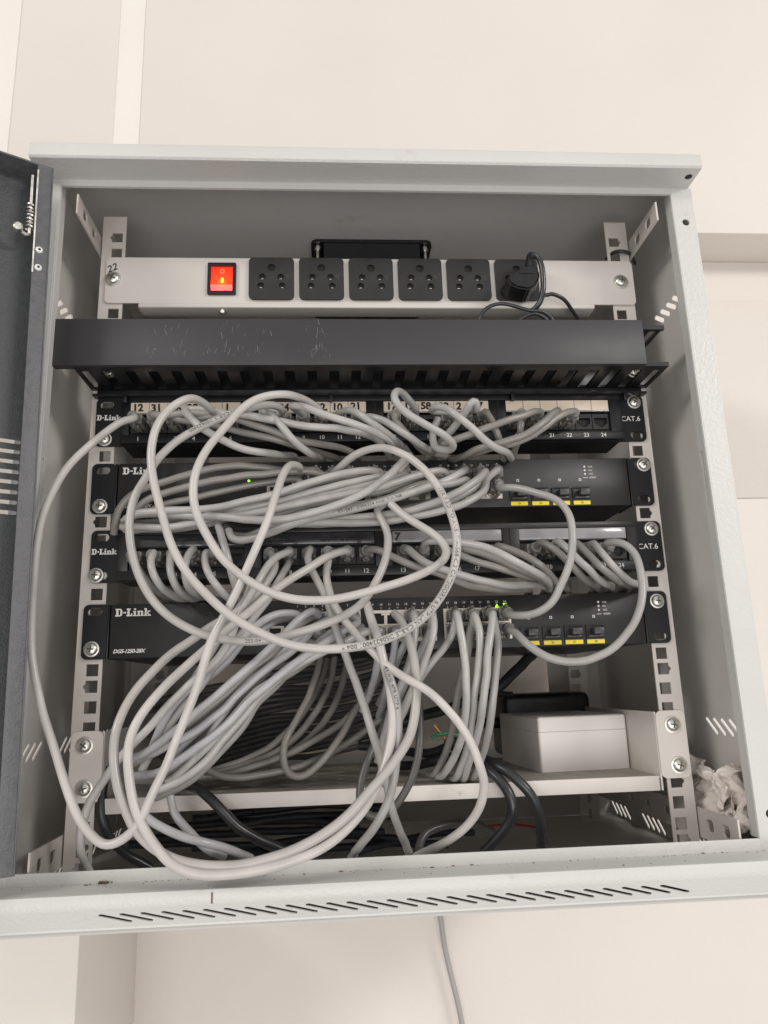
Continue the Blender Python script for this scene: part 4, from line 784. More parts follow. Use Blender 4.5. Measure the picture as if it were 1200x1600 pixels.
('D', None, None, 3.0, 'grey cable buried inside the sideways bundle over the upper switch', 'cables buried in the upper bundle', [(70.6, -24.0, 148.7), (54.4, -33.3, 142.6), (35.6, -42.7, 138.7), (17.9, -52.0, 130.9), (2.8, -54.7, 123.9), (-21.3, -55.3, 118.2), (-41.8, -54.0, 115.0), (-56.0, -48.7, 111.2), (-80.2, -43.3, 106.8), (-96.5, -38.0, 103.5), (-109.5, -34.0, 99.7), (-122.0, -30.0, 102.5), (-126.5, -26.0, 109.4)]),
('M', None, None, 3.0, 'grey cable buried inside the sideways bundle over the upper switch', 'cables buried in the upper bundle', [(86.1, -30.0, 149.3), (80.4, -38.9, 141.7), (70.5, -46.7, 131.0), (50.0, -50.0, 120.5), (30.9, -50.7, 115.7), (18.7, -47.3, 109.8), (-2.7, -42.7, 110.3), (-23.5, -37.1, 108.4), (-52.4, -31.6, 108.5), (-71.5, -26.0, 110.5)]),
('D', None, None, 3.0, 'grey cable buried inside the sideways bundle over the upper switch', 'cables buried in the upper bundle', [(23.9, -24.0, 154.9), (5.8, -29.7, 147.8), (-10.2, -34.6, 143.0), (-31.0, -36.9, 136.9), (-49.5, -37.4, 133.1), (-75.2, -36.3, 126.3), (-93.9, -33.4, 123.9), (-106.5, -30.0, 121.7)]),
('M', None, None, 3.0, 'grey cable buried inside the sideways bundle over the upper switch', 'cables buried in the upper bundle', [(3.9, -18.0, 150.9), (-8.0, -25.0, 145.4), (-36.6, -28.8, 139.6), (-56.8, -29.8, 134.3), (-80.8, -28.4, 127.7), (-101.6, -27.0, 123.7), (-125.1, -24.8, 116.2), (-138.7, -20.6, 113.3), (-169.1, -15.2, 109.8), (-196.1, -9.0, 112.1), (-217.8, -2.0, 111.6)]),
('M', None, None, 3.0, 'short pale cable dropping from the bundle past the left of the lower patch panel', 'cables on the lower patch panel', [(-132.0, -34.0, 114.2), (-126.7, -44.0, 99.1), (-122.1, -50.0, 84.3), (-118.0, -46.0, 66.0), (-114.8, -36.0, 53.5), (-111.7, -20.0, 45.2)]),
('D', 'B1', None, 3.0, 'lower patch panel cable, leftmost, half behind a big ring', 'cables on the lower patch panel', [(-199.4, -30.0, 86.4), (-192.0, -36.0, 76.1), (-185.2, -34.0, 65.3), (-181.0, -20.0, 60.1), (-176.9, 5.0, 56.9), (-168.9, 45.0, 55.9)]),
('M', 'B2', None, 3.0, 'lower patch panel cable, second from left', 'cables on the lower patch panel', [(-179.8, -32.0, 88.7), (-181.6, -40.0, 83.3), (-179.4, -43.2, 71.8), (-173.3, -38.4, 60.0), (-164.0, -24.0, 53.1), (-156.0, 0.0, 56), (-148.0, 40.0, 55)]),
('M', 'B3', None, 3.0, 'lower patch panel cable, third from left', 'cables on the lower patch panel', [(-167.0, -32.0, 88.4), (-165.6, -41.6, 79.7), (-163.5, -45.2, 68.1), (-159.1, -41.2, 57.3), (-152.5, -27.2, 51.5), (-145.7, 0.0, 56), (-137.7, 40.0, 55)]),
('M', 'B4', None, 3.0, 'lower patch panel cable, fourth from left, hooked over at its plug', 'cables on the lower patch panel', [(-149.3, -34.0, 90.3), (-151.9, -45.2, 82.7), (-153.2, -49.2, 71.2), (-152.2, -45.2, 61.0), (-147.5, -30.4, 53.4), (-140.6, 0.0, 56), (-132.6, 40.0, 55)]),
('M', 'B5', None, 3.0, 'lower patch panel cable, fifth from left', 'cables on the lower patch panel', [(-141.2, -32.0, 89.0), (-139.6, -40.0, 77.4), (-133.9, -43.2, 65.8), (-125.5, -40.0, 55.2), (-118.3, -27.2, 48.6), (-112.5, 0.0, 56), (-104.5, 40.0, 55)]),
('D', 'B12', None, 3.0, 'lower patch panel cable, from port twelve, running far right', 'cables on the lower patch panel', [(-11.0, -32.0, 87.9), (-4.2, -38.0, 85.6), (6.5, -42.0, 79.6), (21.6, -44.0, 71.3), (42.9, -44.0, 64.3), (65.8, -38.0, 56.5), (90.4, -25.0, 54.1), (110.8, -8.5, 55.3), (125.8, 8.0, 56), (133.8, 48.0, 55)]),
('M', 'B13', None, 3.0, 'lower patch panel cable, from port thirteen, sagging to the right', 'cables on the lower patch panel', [(18.2, -34.0, 88.0), (22.2, -42.6, 81.7), (28.8, -48.6, 74.4), (51.8, -51.7, 63.9), (74.2, -50.3, 57.1), (97.7, -43.1, 54.1), (121.2, -30.0, 54.8), (136.3, -10.0, 56), (144.3, 30.0, 55)]),
('M', 'B14', None, 3.0, 'lower patch panel cable, uppermost of the sheaf sweeping right, shiny', 'cables on the lower patch panel', [(33.0, -36.0, 91.0), (48.4, -46.5, 89.1), (63.3, -56.0, 85.5), (77.6, -63.0, 80.4), (92.7, -66.0, 71.6), (109.1, -61.5, 64.1), (121.8, -52.0, 59.8), (132.3, -35.5, 55.8), (138.8, -10.0, 56), (146.8, 30.0, 55)]),
('D', 'B15', None, 3.0, 'lower patch panel cable, low in the sheaf sweeping right', 'cables on the lower patch panel', [(47.1, -30.0, 87.7), (58.9, -32.7, 81.7), (74.2, -34.7, 74.8), (91.7, -36.0, 69.0), (108.8, -32.0, 63.6), (126.6, -22.7, 57.7), (137.9, -8.0, 56), (145.9, 32.0, 55)]),
('D', 'B18', None, 3.0, 'lower patch panel cable, outermost of the sheaf, by port twenty', 'cables on the lower patch panel', [(90.9, -34.0, 89.2), (98.1, -42.0, 84.4), (110.2, -47.3, 77.0), (119.2, -50.0, 70.2), (129.6, -43.3, 61.9), (141.4, -29.3, 55.4), (153.0, -8.0, 56), (161.0, 32.0, 55)]),
('D', 'B16', None, 3.0, 'lower patch panel cable, in the middle of the sheaf sweeping right', 'cables on the lower patch panel', [(62.7, -30.0, 87.3), (76.4, -34.0, 83.2), (90.9, -37.3, 76.6), (105.2, -40.0, 69.1), (121.3, -36.0, 62.7), (132.4, -24.7, 57.3), (139.5, -6.0, 56), (147.5, 34.0, 55)]),
('D', 'B19', None, 3.0, 'lower patch panel cable, first of five slanting to the right rail', 'cables on the lower patch panel', [(125.1, -34.0, 90.1), (129.1, -43.6, 87.6), (136.4, -49.6, 79.6), (146.2, -49.6, 67.7), (159.9, -38.0, 57.9), (181.1, -6.0, 56), (189.1, 34.0, 55)]),
('M', 'B20', None, 3.0, 'lower patch panel cable, second of five slanting to the right rail', 'cables on the lower patch panel', [(140.0, -34.0, 90.9), (142.0, -43.6, 86.9), (149.9, -49.6, 75.3), (160.2, -49.6, 63.9), (174.8, -38.0, 55.0), (193.6, -6.0, 56), (201.6, 34.0, 55)]),
('D', 'B21', None, 3.0, 'lower patch panel cable, third of five slanting to the right rail', 'cables on the lower patch panel', [(155.3, -34.0, 90.1), (159.3, -46.0, 79.8), (167.3, -52.0, 66.9), (181.9, -46.0, 57.3), (207.6, -6.0, 56), (215.6, 34.0, 55)]),
('M', 'B22', None, 3.0, 'lower patch panel cable, fourth of five, reaching the right rail', 'cables on the lower patch panel', [(170.7, -34.0, 89.8), (172.7, -46.0, 78.5), (181.0, -48.0, 65.7), (194.1, -40.0, 56.9), (219.7, -6.0, 56), (227.7, 34.0, 55)]),
('M', 'T18', None, 3.0, 'bottom switch cable, from port eighteen, widest of the hanging sheaf', 'cables hanging from the bottom switch', [(54.6, -34.0, 35.6), (55.8, -41.8, 25.4), (57.6, -45.1, 6.1), (58.6, -45.3, -11.1), (58.5, -42.9, -27.6), (57.8, -35.1, -46.1), (54.7, -24.7, -63.0), (49.5, -11.1, -78.1), (43.0, 4.4, -91.4), (39.9, 20.0, -92.0)]),
('M', 'T17', None, 3.0, 'bottom switch cable, slanting left from port seventeen', 'cables hanging from the bottom switch', [(51.8, -30.0, 19.0), (44.9, -35.1, 9.0), (33.0, -37.4, -4.4), (25.6, -33.4, -14.7), (16.9, -25.7, -28.8), (9.8, -14.3, -45.7), (2.9, 2.9, -63.5), (-1.7, 20.0, -79.5)]),
('M', 'T20', None, 3.0, 'bottom switch cable, from port twenty', 'cables hanging from the bottom switch', [(69.3, -34.0, 34.7), (71.6, -41.8, 22.5), (71.2, -44.0, 5.8), (68.9, -42.7, -11.4), (65.6, -38.9, -27.9), (64.1, -31.1, -43.1), (61.8, -20.7, -64.4), (57.8, -8.9, -80.5), (53.7, 4.4, -92.8), (51.4, 20.0, -92.4)]),
('D', 'T19', None, 3.0, 'bottom switch cable, thin looking, behind the others, from port nineteen', 'cables hanging from the bottom switch', [(66.5, -28.0, 21.2), (64.7, -31.0, 8.6), (61.2, -30.0, -3.5), (58.0, -26.0, -17.0), (53.9, -20.0, -35.9), (52.1, -11.0, -48.8), (47.1, 1.0, -70.8), (37.5, 13.8, -91.2), (34.2, 25.0, -90.3)]),
('M', 'T22', None, 3.0, 'bottom switch cable, from port twenty-two', 'cables hanging from the bottom switch', [(83.7, -36.0, 34.1), (79.6, -45.3, 18.1), (75.4, -49.1, 3.0), (74.6, -48.0, -12.6), (70.5, -42.4, -33.2), (68.5, -31.6, -50.8), (65.2, -19.3, -69.9), (61.8, -7.8, -85.0), (60.4, 4.4, -93.5), (58.8, 20.0, -93.2)]),
('M', 'T21', None, 3.0, 'bottom switch cable, rightmost of the hanging sheaf', 'cables hanging from the bottom switch', [(87.0, -32.0, 17.9), (84.8, -40.0, 3.2), (82.2, -42.0, -13.2), (77.9, -38.0, -38.7), (75.0, -26.0, -59.4), (72.4, -10.0, -79.0), (68.4, 0.0, -92.3), (68.3, 20.0, -93.1)]),
('M', 'T14', None, 3.0, 'bottom switch cable, from port fourteen', 'cables hanging from the bottom switch', [(21.2, -34.0, 36.9), (22.2, -39.7, 27.4), (19.8, -42.9, 13.6), (15.8, -43.1, -1.2), (9.1, -38.9, -19.9), (2.3, -31.1, -36.8), (-3.6, -21.4, -56.8), (-8.5, -10.0, -76.5)]),
('M', 'T16', None, 3.0, 'bottom switch cable, from port sixteen', 'cables hanging from the bottom switch', [(36.8, -34.0, 35.0), (36.7, -41.1, 21.5), (31.6, -44.9, 6.9), (25.6, -45.1, -7.3), (15.5, -40.9, -26.2), (7.9, -32.0, -41.7), (1.2, -20.3, -61.8), (-4.3, -6.0, -79.4)]),
('B', 'T15', None, 3.0, 'bottom switch cable, under the port sixteen cable', 'cables hanging from the bottom switch', [(33.8, -28.0, 20.6), (26.8, -31.2, 7.7), (21.4, -30.8, -2.4), (13.2, -26.0, -21.5), (5.4, -16.0, -38.3), (-0.2, 0.0, -58.3)]),
('B', 'T12', None, 3.0, 'bottom switch cable, bluish, straight down from port twelve', 'cables hanging from the bottom switch', [(8.0, -28.0, 19.3), (4.7, -32.0, 5.4), (1.9, -30.0, -8.1), (-1.2, -16.0, -23.4), (-5.6, 6.0, -43.5)]),
('B', 'T13', None, 3.0, 'bottom switch cable, bluish, slanting left from port thirteen', 'cables hanging from the bottom switch', [(19.6, -28.0, 20.0), (13.8, -32.0, 10.0), (8.2, -28.0, -1.4), (2.2, -14.0, -15.7), (-5.2, 8.0, -33.6)]),
('B', 'T1', None, 3.0, 'bottom switch cable, bluish grey, arching out of port one', 'cables hanging from the bottom switch', [(-67.6, -34.0, 37.2), (-77.9, -42.4, 37.6), (-88.0, -49.2, 34.3), (-97.6, -52.8, 27.1), (-105.8, -54.8, 20.6), (-119.0, -56.0, 6.9), (-133.9, -56.0, -6.4), (-148.4, -54.8, -19.9), (-160.5, -51.2, -33.0), (-168.9, -46.0, -47.7), (-174.8, -40.0, -59.5)]),
('B', 'T3', None, 3.0, 'bottom switch cable, shiny, arching out of port three', 'cables hanging from the bottom switch', [(-51.3, -36.0, 36.1), (-56.9, -44.7, 37.8), (-64.9, -52.7, 32.4), (-74.1, -57.1, 23.8), (-87.0, -60.4, 11.3), (-98.8, -61.5, 0.6), (-115.5, -62.0, -14.2), (-125.3, -62.0, -22.9), (-142.9, -59.8, -36.9), (-157.1, -56.5, -47.9), (-172.4, -50.5, -58.3), (-188.5, -44.0, -65.7)]),
('B', 'T4', None, 3.0, 'bottom switch cable, from port four', 'cables hanging from the bottom switch', [(-54.5, -30.0, 29.3), (-62.6, -39.0, 18.5), (-74.9, -46.0, 7.0), (-87.8, -50.5, -2.6), (-108.9, -52.0, -21.2), (-123.8, -52.0, -35.2), (-143.5, -50.0, -48.4), (-164.2, -45.0, -57.2), (-184.7, -36.0, -65.6)]),
('B', 'T7', None, 3.0, 'bottom switch cable, with print, from port seven', 'cables hanging from the bottom switch', [(-20.5, -30.0, 30.4), (-30.8, -40.2, 23.9), (-44.5, -48.2, 15.5), (-58.8, -53.3, 6.2), (-70.0, -56.2, -1.0), (-87.1, -58.0, -15.1), (-103.5, -58.0, -28.5), (-118.1, -56.2, -43.2), (-137.7, -53.3, -56.7), (-158.1, -48.2, -70.4), (-171.4, -40.2, -75.5), (-188.5, -30.0, -77.7)]),
('M', 'T8', None, 3.0, 'bottom switch cable, creamy, lowest of the left going bundle', 'cables hanging from the bottom switch', [(-14.2, -30.0, 22.7), (-27.5, -38.9, 16.6), (-41.8, -46.2, 9.9), (-57.0, -51.3, 3.5), (-72.6, -53.1, -4.0), (-84.2, -54.0, -11.5), (-98.0, -54.0, -20.2), (-112.8, -52.2, -35.5), (-128.9, -49.1, -53.8), (-144.3, -42.7, -68.3), (-158.5, -34.2, -78.8), (-172.1, -24.0, -83.5)]),
('M', 'T2', None, 3.0, 'bottom switch cable, from port two', 'cables hanging from the bottom switch', [(-67.5, -28.0, 24.8), (-76.1, -33.0, 17.4), (-87.9, -38.0, 5.9), (-101.2, -43.0, -8.1), (-114.7, -46.0, -25.2), (-126.2, -47.8, -42.0), (-134.4, -46.5, -55.1), (-149.3, -42.2, -71.7), (-163.0, -36.0, -82.4)]),
('M', 'T6', None, 3.0, 'bottom switch cable, from port six, bending low at the shelf', 'cables hanging from the bottom switch', [(-41.6, -28.0, 24.1), (-52.6, -34.0, 15.2), (-66.1, -40.0, 4.2), (-82.1, -45.0, -9.6), (-97.5, -50.0, -24.8), (-108.4, -50.0, -38.9), (-120.2, -50.0, -51.9), (-132.6, -47.0, -67.1), (-146.5, -44.0, -77.8), (-159.3, -40.0, -84.3), (-171.0, -36.0, -88.2)]),
('B', 'T5', None, 3.0, 'bottom switch cable, from port five, deep in the left going bundle', 'cables hanging from the bottom switch', [(-39.9, -32.0, 35.2), (-48.9, -36.0, 30.1), (-64.0, -40.0, 21.4), (-82.3, -42.0, 4.6), (-99.2, -44.0, -10.0), (-117.0, -43.0, -26.1), (-131.8, -42.0, -40.2), (-150.6, -38.0, -54.2), (-163.9, -34.0, -68.4)]),
('B', 'T10', None, 3.0, 'bottom switch cable, from port ten', 'cables hanging from the bottom switch', [(-8.5, -28.0, 23.2), (-7.3, -36.0, 10.4), (-8.4, -30.0, -3.9), (-11.9, -10.0, -20.7), (-18.8, 10.0, -38.2)]),
('B', None, None, 3.0, 'grey cable buried in the sheaf running down left from the bottom switch', 'cables buried in the lower sheaf', [(-67.3, -20.0, 33.6), (-81.3, -28.4, 35.2), (-89.3, -35.2, 31.5), (-99.9, -38.8, 23.4), (-109.5, -40.8, 18.1), (-119.8, -42.0, 3.1), (-135.1, -42.0, -9.9), (-149.6, -40.8, -24.4), (-164.1, -37.2, -37.1), (-170.0, -32.0, -52.7), (-178.4, -26.0, -64.4)]),
('D', None, None, 3.0, 'grey cable buried in the sheaf running down left from the bottom switch', 'cables buried in the lower sheaf', [(-49.8, -20.0, 33.3), (-56.8, -28.7, 35.8), (-65.2, -36.7, 29.6), (-77.2, -41.1, 20.8), (-86.0, -44.4, 7.3), (-99.4, -45.5, -2.3), (-116.5, -46.0, -18.0), (-128.0, -46.0, -27.5), (-147.7, -43.8, -41.6), (-162.5, -40.5, -52.5), (-176.1, -34.5, -62.2), (-191.6, -28.0, -70.6)]),
('M', None, None, 3.0, 'grey cable buried in the sheaf running down left from the bottom switch', 'cables buried in the lower sheaf', [(-54.3, -12.0, 33.1), (-64.5, -21.0, 24.7), (-76.9, -28.0, 10.8), (-90.8, -32.5, 2.3), (-109.2, -34.0, -18.5), (-126.9, -34.0, -33.5), (-147.7, -32.0, -46.5), (-169.7, -27.0, -55.0), (-187.9, -18.0, -65.1)]),
('D', None, None, 3.0, 'grey cable buried in the sheaf running down left from the bottom switch', 'cables buried in the lower sheaf', [(-18.1, -14.0, 27.5), (-30.2, -24.2, 21.2), (-46.5, -32.2, 12.2), (-57.8, -37.3, 1.6), (-69.9, -40.2, -6.0), (-89.5, -42.0, -18.2), (-105.5, -42.0, -32.3), (-121.6, -40.2, -47.7), (-139.8, -37.3, -61.8), (-162.1, -32.2, -76.7), (-172.7, -24.2, -81.0), (-194.4, -14.0, -82.0)]),
('B', None, None, 3.0, 'grey cable buried in the sheaf running down left from the bottom switch', 'cables buried in the lower sheaf', [(-66.3, -12.0, 31.5), (-76.1, -17.0, 22.2), (-90.2, -22.0, 9.7), (-105.3, -27.0, -2.8), (-117.1, -30.0, -20.2), (-127.2, -31.8, -38.2), (-138.8, -30.5, -51.2), (-151.9, -26.2, -69.4), (-165.9, -20.0, -81.0)]),
('D', None, None, 3.0, 'grey cable buried in the sheaf running down left from the bottom switch', 'cables buried in the lower sheaf', [(-38.4, -12.0, 31.5), (-48.3, -16.0, 28.7), (-65.0, -20.0, 19.8), (-86.2, -22.0, 1.7), (-100.2, -24.0, -12.6), (-120.7, -23.0, -29.6), (-133.9, -22.0, -44.8), (-153.8, -18.0, -59.9), (-168.6, -14.0, -74.6)]),
('M', None, None, 3.0, 'grey cable buried in the sheaf running down left from the bottom switch', 'cables buried in the lower sheaf', [(-39.6, -6.0, 22.9), (-50.9, -12.0, 11.7), (-68.9, -18.0, 1.4), (-83.1, -23.0, -14.3), (-100.3, -28.0, -28.9), (-109.3, -28.0, -44.2), (-121.1, -28.0, -56.8), (-135.5, -25.0, -71.8), (-149.5, -22.0, -84.5), (-163.1, -18.0, -91.0), (-177.2, -14.0, -95.5)]),
('M', None, None, 3.0, 'grey cable slanting from the lower patch panel to the left of the shelf', 'cables on the lower patch panel', [(-79.3, 2.0, 91.8), (-76.7, -22.0, 79.1), (-82.3, -42.9, 63.2), (-89.6, -48.4, 47.9), (-99.6, -52.7, 33.3), (-113.2, -54.9, 15.6), (-126.9, -54.4, -1.1), (-139.1, -51.1, -16.6), (-154.0, -47.8, -32.0), (-164.3, -44.5, -45.3), (-174.5, -37.6, -58.8), (-183.1, -30.0, -74.3)]),
('M', None, None, 3.0, 'smooth grey cable hidden behind the paired loops at the left', 'cables on the lower patch panel', [(-103.7, -44.0, 63.5), (-104.8, -50.0, 48.1), (-111.5, -56.0, 38.0), (-121.3, -58.0, 24.0), (-133.5, -60.0, 3.5), (-145.8, -55.0, -13.3), (-161.8, -50.0, -29.5), (-169.1, -40.0, -43.1), (-177.1, -30.0, -63.8)]),
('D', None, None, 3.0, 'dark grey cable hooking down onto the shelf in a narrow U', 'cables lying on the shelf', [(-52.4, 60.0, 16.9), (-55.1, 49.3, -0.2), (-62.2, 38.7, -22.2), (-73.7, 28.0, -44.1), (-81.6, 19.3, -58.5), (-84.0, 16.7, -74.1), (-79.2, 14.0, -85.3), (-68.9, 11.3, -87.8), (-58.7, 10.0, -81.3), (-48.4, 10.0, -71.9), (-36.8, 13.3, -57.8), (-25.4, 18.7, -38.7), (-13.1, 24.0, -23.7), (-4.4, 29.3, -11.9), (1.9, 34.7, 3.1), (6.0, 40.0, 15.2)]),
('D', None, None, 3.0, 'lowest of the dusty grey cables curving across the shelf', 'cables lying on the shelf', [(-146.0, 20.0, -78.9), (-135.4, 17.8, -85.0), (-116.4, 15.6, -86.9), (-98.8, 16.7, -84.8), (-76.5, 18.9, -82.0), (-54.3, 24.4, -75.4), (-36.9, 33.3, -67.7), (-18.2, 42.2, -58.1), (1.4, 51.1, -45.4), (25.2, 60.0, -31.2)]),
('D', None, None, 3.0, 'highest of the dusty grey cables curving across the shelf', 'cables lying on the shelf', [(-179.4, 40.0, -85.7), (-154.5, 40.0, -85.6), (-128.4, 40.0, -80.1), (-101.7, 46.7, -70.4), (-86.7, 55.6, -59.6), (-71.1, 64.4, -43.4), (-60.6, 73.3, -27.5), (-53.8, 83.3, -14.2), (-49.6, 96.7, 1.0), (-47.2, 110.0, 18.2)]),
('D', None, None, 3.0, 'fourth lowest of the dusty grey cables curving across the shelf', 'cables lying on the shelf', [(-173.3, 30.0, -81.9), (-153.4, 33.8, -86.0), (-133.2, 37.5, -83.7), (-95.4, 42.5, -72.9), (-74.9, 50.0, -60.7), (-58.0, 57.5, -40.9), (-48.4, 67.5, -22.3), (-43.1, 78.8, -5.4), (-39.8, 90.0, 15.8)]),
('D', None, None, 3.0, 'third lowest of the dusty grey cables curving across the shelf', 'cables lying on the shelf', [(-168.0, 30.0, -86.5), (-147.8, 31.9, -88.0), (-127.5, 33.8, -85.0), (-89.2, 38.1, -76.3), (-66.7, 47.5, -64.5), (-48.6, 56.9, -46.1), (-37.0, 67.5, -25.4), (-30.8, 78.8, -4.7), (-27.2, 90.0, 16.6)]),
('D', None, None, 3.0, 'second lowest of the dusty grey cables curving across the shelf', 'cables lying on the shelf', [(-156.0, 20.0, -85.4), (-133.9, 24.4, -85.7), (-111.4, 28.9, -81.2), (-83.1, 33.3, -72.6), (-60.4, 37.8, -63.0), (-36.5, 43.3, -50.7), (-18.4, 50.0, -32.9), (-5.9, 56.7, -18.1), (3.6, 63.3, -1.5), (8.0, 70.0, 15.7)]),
('R', None, None, 2.9, 'dark shadowed cable of the coil stacked at the back of the shelf', 'coiled cables at the back of the shelf', [(-215.4, 110.0, -28.5), (-179.6, 136.7, -19.4), (-137.7, 155.0, -11.0), (-101.6, 165.0, -3.1), (-62.1, 155.0, 0.6), (-17.0, 140.0, 7.7), (33.1, 120.0, 20.2)]),  # coil filled out with extra dark cables to darken the cabinet's back
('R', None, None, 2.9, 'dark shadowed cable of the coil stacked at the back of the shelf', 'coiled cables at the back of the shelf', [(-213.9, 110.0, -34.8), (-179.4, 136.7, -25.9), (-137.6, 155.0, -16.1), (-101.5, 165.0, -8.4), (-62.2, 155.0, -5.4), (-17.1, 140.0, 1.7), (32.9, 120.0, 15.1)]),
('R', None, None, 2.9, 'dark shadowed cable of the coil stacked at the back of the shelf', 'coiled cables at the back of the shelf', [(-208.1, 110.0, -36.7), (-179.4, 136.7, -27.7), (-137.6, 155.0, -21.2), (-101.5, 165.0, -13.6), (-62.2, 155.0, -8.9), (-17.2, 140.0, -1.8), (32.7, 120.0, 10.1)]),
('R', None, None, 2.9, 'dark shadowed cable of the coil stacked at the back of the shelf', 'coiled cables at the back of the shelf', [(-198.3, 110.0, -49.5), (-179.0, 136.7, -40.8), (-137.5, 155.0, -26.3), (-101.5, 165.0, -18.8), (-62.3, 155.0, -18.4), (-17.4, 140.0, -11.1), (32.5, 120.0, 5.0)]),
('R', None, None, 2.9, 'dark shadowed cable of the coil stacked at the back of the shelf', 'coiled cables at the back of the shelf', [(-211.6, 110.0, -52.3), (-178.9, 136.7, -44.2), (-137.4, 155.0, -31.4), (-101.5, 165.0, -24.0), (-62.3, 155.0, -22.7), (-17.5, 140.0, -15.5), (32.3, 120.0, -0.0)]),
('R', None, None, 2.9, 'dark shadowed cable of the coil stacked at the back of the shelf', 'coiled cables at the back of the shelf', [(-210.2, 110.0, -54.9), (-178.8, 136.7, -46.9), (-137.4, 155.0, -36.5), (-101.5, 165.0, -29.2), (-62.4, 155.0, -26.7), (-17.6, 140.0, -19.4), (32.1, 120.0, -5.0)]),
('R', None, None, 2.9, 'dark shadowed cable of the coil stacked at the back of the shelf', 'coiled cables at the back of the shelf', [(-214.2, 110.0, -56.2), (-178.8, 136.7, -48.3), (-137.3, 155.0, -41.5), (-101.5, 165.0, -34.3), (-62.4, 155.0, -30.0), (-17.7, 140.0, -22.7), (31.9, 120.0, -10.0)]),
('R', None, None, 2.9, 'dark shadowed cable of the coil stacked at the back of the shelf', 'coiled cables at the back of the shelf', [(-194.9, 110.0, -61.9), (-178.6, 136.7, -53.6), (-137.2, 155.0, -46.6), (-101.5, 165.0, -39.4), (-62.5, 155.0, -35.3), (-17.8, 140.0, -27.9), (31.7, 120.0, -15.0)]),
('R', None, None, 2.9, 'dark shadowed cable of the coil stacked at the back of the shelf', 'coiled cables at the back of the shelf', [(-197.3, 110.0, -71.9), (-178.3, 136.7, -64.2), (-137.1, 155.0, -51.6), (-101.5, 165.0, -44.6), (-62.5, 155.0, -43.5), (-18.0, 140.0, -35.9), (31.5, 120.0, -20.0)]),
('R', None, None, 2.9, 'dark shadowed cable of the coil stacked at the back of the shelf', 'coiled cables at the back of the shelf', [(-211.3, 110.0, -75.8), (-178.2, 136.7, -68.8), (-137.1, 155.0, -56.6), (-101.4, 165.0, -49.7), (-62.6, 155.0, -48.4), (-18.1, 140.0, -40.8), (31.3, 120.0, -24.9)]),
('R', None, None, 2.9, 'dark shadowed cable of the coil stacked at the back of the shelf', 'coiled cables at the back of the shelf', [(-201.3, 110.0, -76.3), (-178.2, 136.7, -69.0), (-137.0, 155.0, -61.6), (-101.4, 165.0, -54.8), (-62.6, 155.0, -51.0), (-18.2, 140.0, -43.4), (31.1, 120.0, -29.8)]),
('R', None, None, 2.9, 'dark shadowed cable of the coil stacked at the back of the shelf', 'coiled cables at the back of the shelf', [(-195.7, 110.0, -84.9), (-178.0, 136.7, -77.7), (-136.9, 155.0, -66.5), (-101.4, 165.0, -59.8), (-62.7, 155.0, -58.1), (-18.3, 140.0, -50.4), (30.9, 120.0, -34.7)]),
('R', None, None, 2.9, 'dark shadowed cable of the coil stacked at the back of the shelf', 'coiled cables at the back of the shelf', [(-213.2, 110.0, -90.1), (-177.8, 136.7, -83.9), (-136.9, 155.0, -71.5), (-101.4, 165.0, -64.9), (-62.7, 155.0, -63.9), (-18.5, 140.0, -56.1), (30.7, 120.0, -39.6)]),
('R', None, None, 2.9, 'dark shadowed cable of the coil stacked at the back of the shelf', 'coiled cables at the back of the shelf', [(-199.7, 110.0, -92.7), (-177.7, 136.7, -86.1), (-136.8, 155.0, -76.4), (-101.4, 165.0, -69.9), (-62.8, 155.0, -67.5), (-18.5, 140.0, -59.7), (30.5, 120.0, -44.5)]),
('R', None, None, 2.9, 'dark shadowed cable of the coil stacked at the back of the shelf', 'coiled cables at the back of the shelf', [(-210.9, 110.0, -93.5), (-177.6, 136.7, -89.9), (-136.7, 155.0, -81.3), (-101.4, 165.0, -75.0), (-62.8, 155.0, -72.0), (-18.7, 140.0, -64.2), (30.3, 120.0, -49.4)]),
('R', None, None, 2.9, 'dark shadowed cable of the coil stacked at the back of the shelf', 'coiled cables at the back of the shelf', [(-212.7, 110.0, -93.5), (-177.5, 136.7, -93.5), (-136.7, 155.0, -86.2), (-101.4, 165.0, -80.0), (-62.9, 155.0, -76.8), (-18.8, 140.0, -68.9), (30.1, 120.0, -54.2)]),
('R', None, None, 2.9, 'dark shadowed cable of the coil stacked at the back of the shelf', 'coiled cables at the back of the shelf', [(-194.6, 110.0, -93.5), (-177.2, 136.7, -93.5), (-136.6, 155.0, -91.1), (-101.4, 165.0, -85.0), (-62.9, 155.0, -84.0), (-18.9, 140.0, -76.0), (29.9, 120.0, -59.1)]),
('B', None, None, 3.0, 'bluish cable turning right just above the left of the sill', None, [(-178.9, -50.0, -97.2), (-172.5, -55.0, -103.8), (-159.7, -58.7, -110.3), (-146.2, -60.0, -116.4), (-131.1, -56.7, -121.0), (-117.9, -47.3, -127.1), (-102.8, -34.0, -136.8)]),
('B', None, None, 3.0, 'crinkled grey cable dropping from the shelf edge at the left', None, [(-166.6, -16.0, -76.8), (-165.6, -16.0, -91.9), (-161.7, -18.7, -106.1), (-151.3, -25.0, -116.1), (-143.0, -32.0, -121.3), (-134.6, -35.0, -127.9), (-121.5, -30.0, -136.3)]),
('K', None, None, 4.0, 'thick glossy black cable falling from the shelf at the left', None, [(-177.4, 30.0, -81.2), (-156.9, 4.3, -87.4), (-142.6, -9.4, -93.2), (-130.2, -14.0, -102.7), (-118.5, -14.0, -115.3), (-107.3, -11.7, -124.3), (-94.8, -7.1, -132.4), (-79.4, 0.0, -139.9)]),
